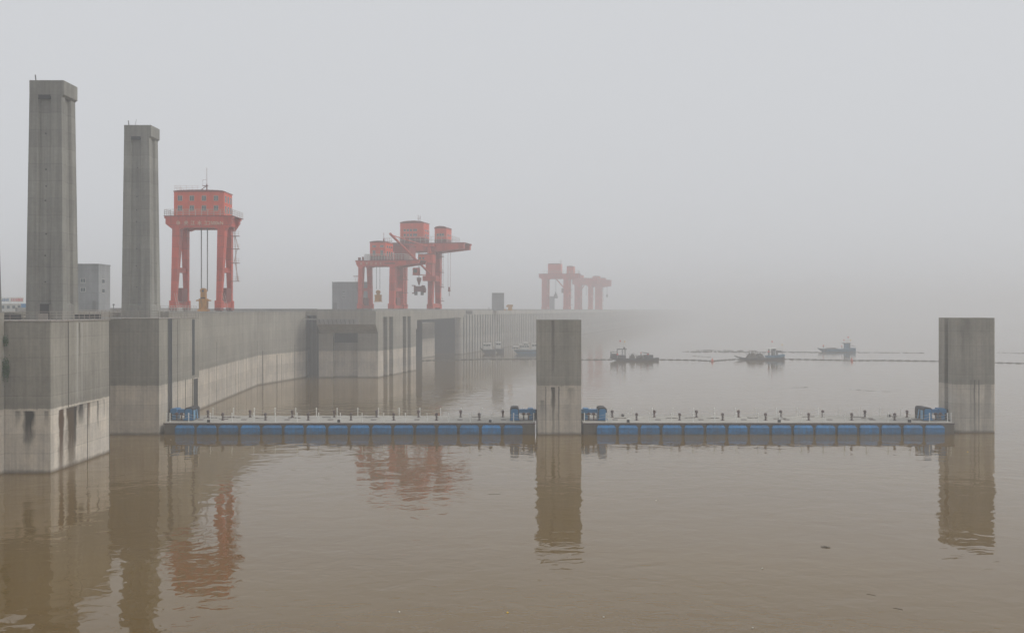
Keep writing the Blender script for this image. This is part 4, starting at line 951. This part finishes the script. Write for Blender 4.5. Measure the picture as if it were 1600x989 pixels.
tug(750.5, 774.5, 552.3, 'dark-hulled tug with a broad white cabin, left of the boats moored by the dam', 'hull', [(755.5, 767, 1.9, 4.6, 0)])
tug(771, 787.5, 550.8, 'small tug with narrow white wheelhouse beside the broad-cabined tug', 'hull', [(775, 782.6, 1.9, 4.7, 1)])
tg = tug(800.5, 852, 552.7, 'blue-hulled boat with white cabins partly hidden behind the square guide pier', 'hullblue', [(812, 826.5, 1.9, 4.1, 0), (818, 825, 4.32, 5.0, 0), (831, 846, 1.9, 4.6, 1), (802, 810, 1.9, 3.4, 0)])

# ------------------------------------------------------------ floating boom + buoys + debris line
bpts = [(600, 565.6), (650, 563.8), (752, 561.5), (840, 561.3), (907, 562.3), (955, 562), (1028, 562), (1060, 562.4), (1090, 563), (1113, 564.3), (1132, 562.6), (1148, 561.6), (1224, 561.2), (1270, 562), (1331, 563.4), (1380, 563.2), (1467, 564.4), (1555, 566.8), (1640, 569), (1760, 572)]
W3 = []
for x, y in bpts: D = 20 * F / (y - HZ); W3.append(Vector((PX(x, D), D, 0.06)))
bo = thing('floating_boom', 'long dark line of floats strung across the water from the dam past the boats', 'boom')
MB().line([tuple(p) for p in W3], .10, 6).build('boom_rope', 'boom', bo)
tot = sum((b - a).length for a, b in zip(W3, W3[1:])); nb = 99; step = tot / nb
m = MB().tube((-.95, 0, 0), (.95, 0, 0), .24, 8); f0 = None; d = 0; seg = 0; acc = 0
for k in range(nb):
    tgt = step * (k + .5)
    while seg < len(W3) - 2 and acc + (W3[seg + 1] - W3[seg]).length < tgt: acc += (W3[seg + 1] - W3[seg]).length; seg += 1
    a, b = W3[seg], W3[seg + 1]; p = a.lerp(b, (tgt - acc) / (b - a).length); ang = math.atan2((b - a).y, (b - a).x)
    if f0 is None: f0 = m.build('boom_float', 'boom', bo); f0.location = p; f0.rotation_euler = (0, 0, ang)
    else: dup(f0, bo, p, rot=ang)
for px, py, lab in ((1113, 564.6, 'red-orange buoy on the boom left of the light blue boat'), (1331, 563.8, 'red-orange buoy on the boom below the farthest boat')):
    D = 20 * F / (py - HZ) - .5
    o = MB().lathe((0, 0, -.2), [(.3, 0), (.5, .3), (.5, .7), (.2, 1.0), (.12, 1.5), (.02, 1.6)], 10).build('marker_buoy', 'orange', loc=(PX(px, D), D, 0), smooth=True); tag(o, lab, 'buoy', 'buoys on the boom')
m = MB(); rnd = random.Random(3)
for (x0, y0, x1, y1, n_, th) in ((1065, 549.5, 1280, 550.5, 200, .22), (1085, 547.4, 1180, 548.0, 60, .2), (1280, 550.2, 1440, 551.5, 110, .16), (1320, 608, 1388, 612, 22, .03), (1232, 606.5, 1260, 604.5, 9, .03), (1556, 551, 1600, 552, 30, .12), (1080, 556, 1110, 558, 12, .1)):
    for k in range(n_):
        t_ = rnd.random(); x = x0 + (x1 - x0) * t_; y = y0 + (y1 - y0) * t_ + rnd.gauss(0, .25); D = 20 * F / (y - HZ); X = PX(x, D); a = rnd.uniform(-.5, .5); l_ = rnd.uniform(.3, 1.4)
        m.tube((X, D, .0), (X + l_ * math.cos(a), D + l_ * math.sin(a), rnd.uniform(0, th * .6)), th * rnd.uniform(.5, 1), 4)
o = m.build('floating_debris', 'boom'); o['kind'] = 'stuff'
o['label'] = 'thin dark lines of drifting debris on the far water'
# single drifting pieces nearby
specks = [(772, 772, 'stick', 1.4, 'brown curved stick drifting left of the square pier reflection'), (1290, 855, 'twig', .8, 'small clump of twigs drifting on the right half of the water'), (1403, 951, 'stick', .5, 'short stick near the bottom right'),
          (1361, 929, 'stick', .5, 'thin stick slanting the other way near the bottom right'), (943, 964, 'chip', .16, 'pale speck at the bottom centre'), (1176, 981, 'chip', .16, 'pale speck at the very bottom right of centre'),
          (1191, 888, 'chip', .18, 'pale speck in the right-centre foreground water'), (1512, 706, 'leaf', .3, 'yellow-green scrap in the reflection of the right pier'), (624, 956, 'chip', .16, 'pale speck at the bottom left of centre'),           (793, 957, 'leaf', .2, 'greenish scrap at the bottom centre'), (67 + 200, 677 + 10, 'chip', .18, 'pale speck at the foot of the second buttress'), (1025, 782, 'chip', .18, 'pale speck right of the square pier reflection')]
for px, py, kd, sz, lab in specks:
    D = 20 * F / (py - HZ); X = PX(px, D); m = MB()
    if kd == 'stick': a = rnd.uniform(-.6, .6); m.line([(-sz / 2, -a * .4, 0), (0, .1, .01), (sz / 2, a * .4, .0)], .014, 5); mt = 'stalk'
    elif kd == 'twig':
        for k in range(7): a = rnd.uniform(0, 3.14); m.tube((-.4 * math.cos(a), -.4 * math.sin(a), 0), (.4 * math.cos(a), .4 * math.sin(a), rnd.uniform(.01, .08)), .018, 4)
        mt = 'stalk'
    else: m.lathe((0, 0, 0), [(sz * .3, -.02), (sz * .38, .03), (sz * .2, .06)], 7); mt = 'scrap' if kd == 'chip' else 'flagyel'
    o = m.build('drifting_scrap', mt, loc=(X, D, .01)); tag(o, lab, 'debris', 'scraps drifting on the water')

# ------------------------------------------------------------ shrubs growing from the wall joint
def shrub(x, y, z, r, h, label, seed, n=260):
    rnd = random.Random(seed); t = thing('wall_shrub', label, 'shrub', (x, y, z), group='shrubs growing on the wall')
    m = MB()
    for k in range(n):
        a = rnd.uniform(0, 6.28); rr = r * rnd.random() ** .5; zz = rnd.gauss(0, h * .4); c = Vector((abs(rr * math.cos(a)) * .9, -abs(rr * math.sin(a)) * .6, zz - .3 * rr))
        d1 = Vector((rnd.gauss(0, 1), rnd.gauss(0, 1), rnd.gauss(0, 1))).normalized() * .11; d2 = d1.orthogonal().normalized() * .06
        m.add([c - d1, c + d2, c + d1, c - d2], [(0, 1, 2, 3)])
    m.build('foliage', 'leaf', t)
    s_ = MB()
    for k in range(6): s_.tube((0, 0, rnd.uniform(-h * .3, h * .3)), (rnd.uniform(.1, r), -rnd.uniform(0, r * .6), rnd.uniform(-h * .6, h * .5)), .02, 4)
    s_.build('stem', 'stalk', t)
shrub(-62.15, 125.3, PZ(531, 125), .55, .7, 'small shrub rooted high in the wall joint at the left edge', 1, 160)
shrub(-62.15, 125.3, PZ(575, 125), .75, 1.5, 'larger shrub hanging lower in the wall joint at the left edge', 2, 380)
# small lamp posts and a person-sized valve on the deck
for px, D, lab in ((177.5, 196, 'small dark standpipe on the deck left of the second tower'), (764 * 1.0, 500, 'short post on the far deck left of the small blockhouse')):
    o = MB().lathe((0, 0, 0), [(.2, 0), (.2, .1), (.08, .15), (.08, 1.2), (.22, 1.25), (.18, 1.5)], 8).build('standpipe', 'steel', loc=(PX(px, D), D, DECK)); tag(o, lab, 'standpipe')
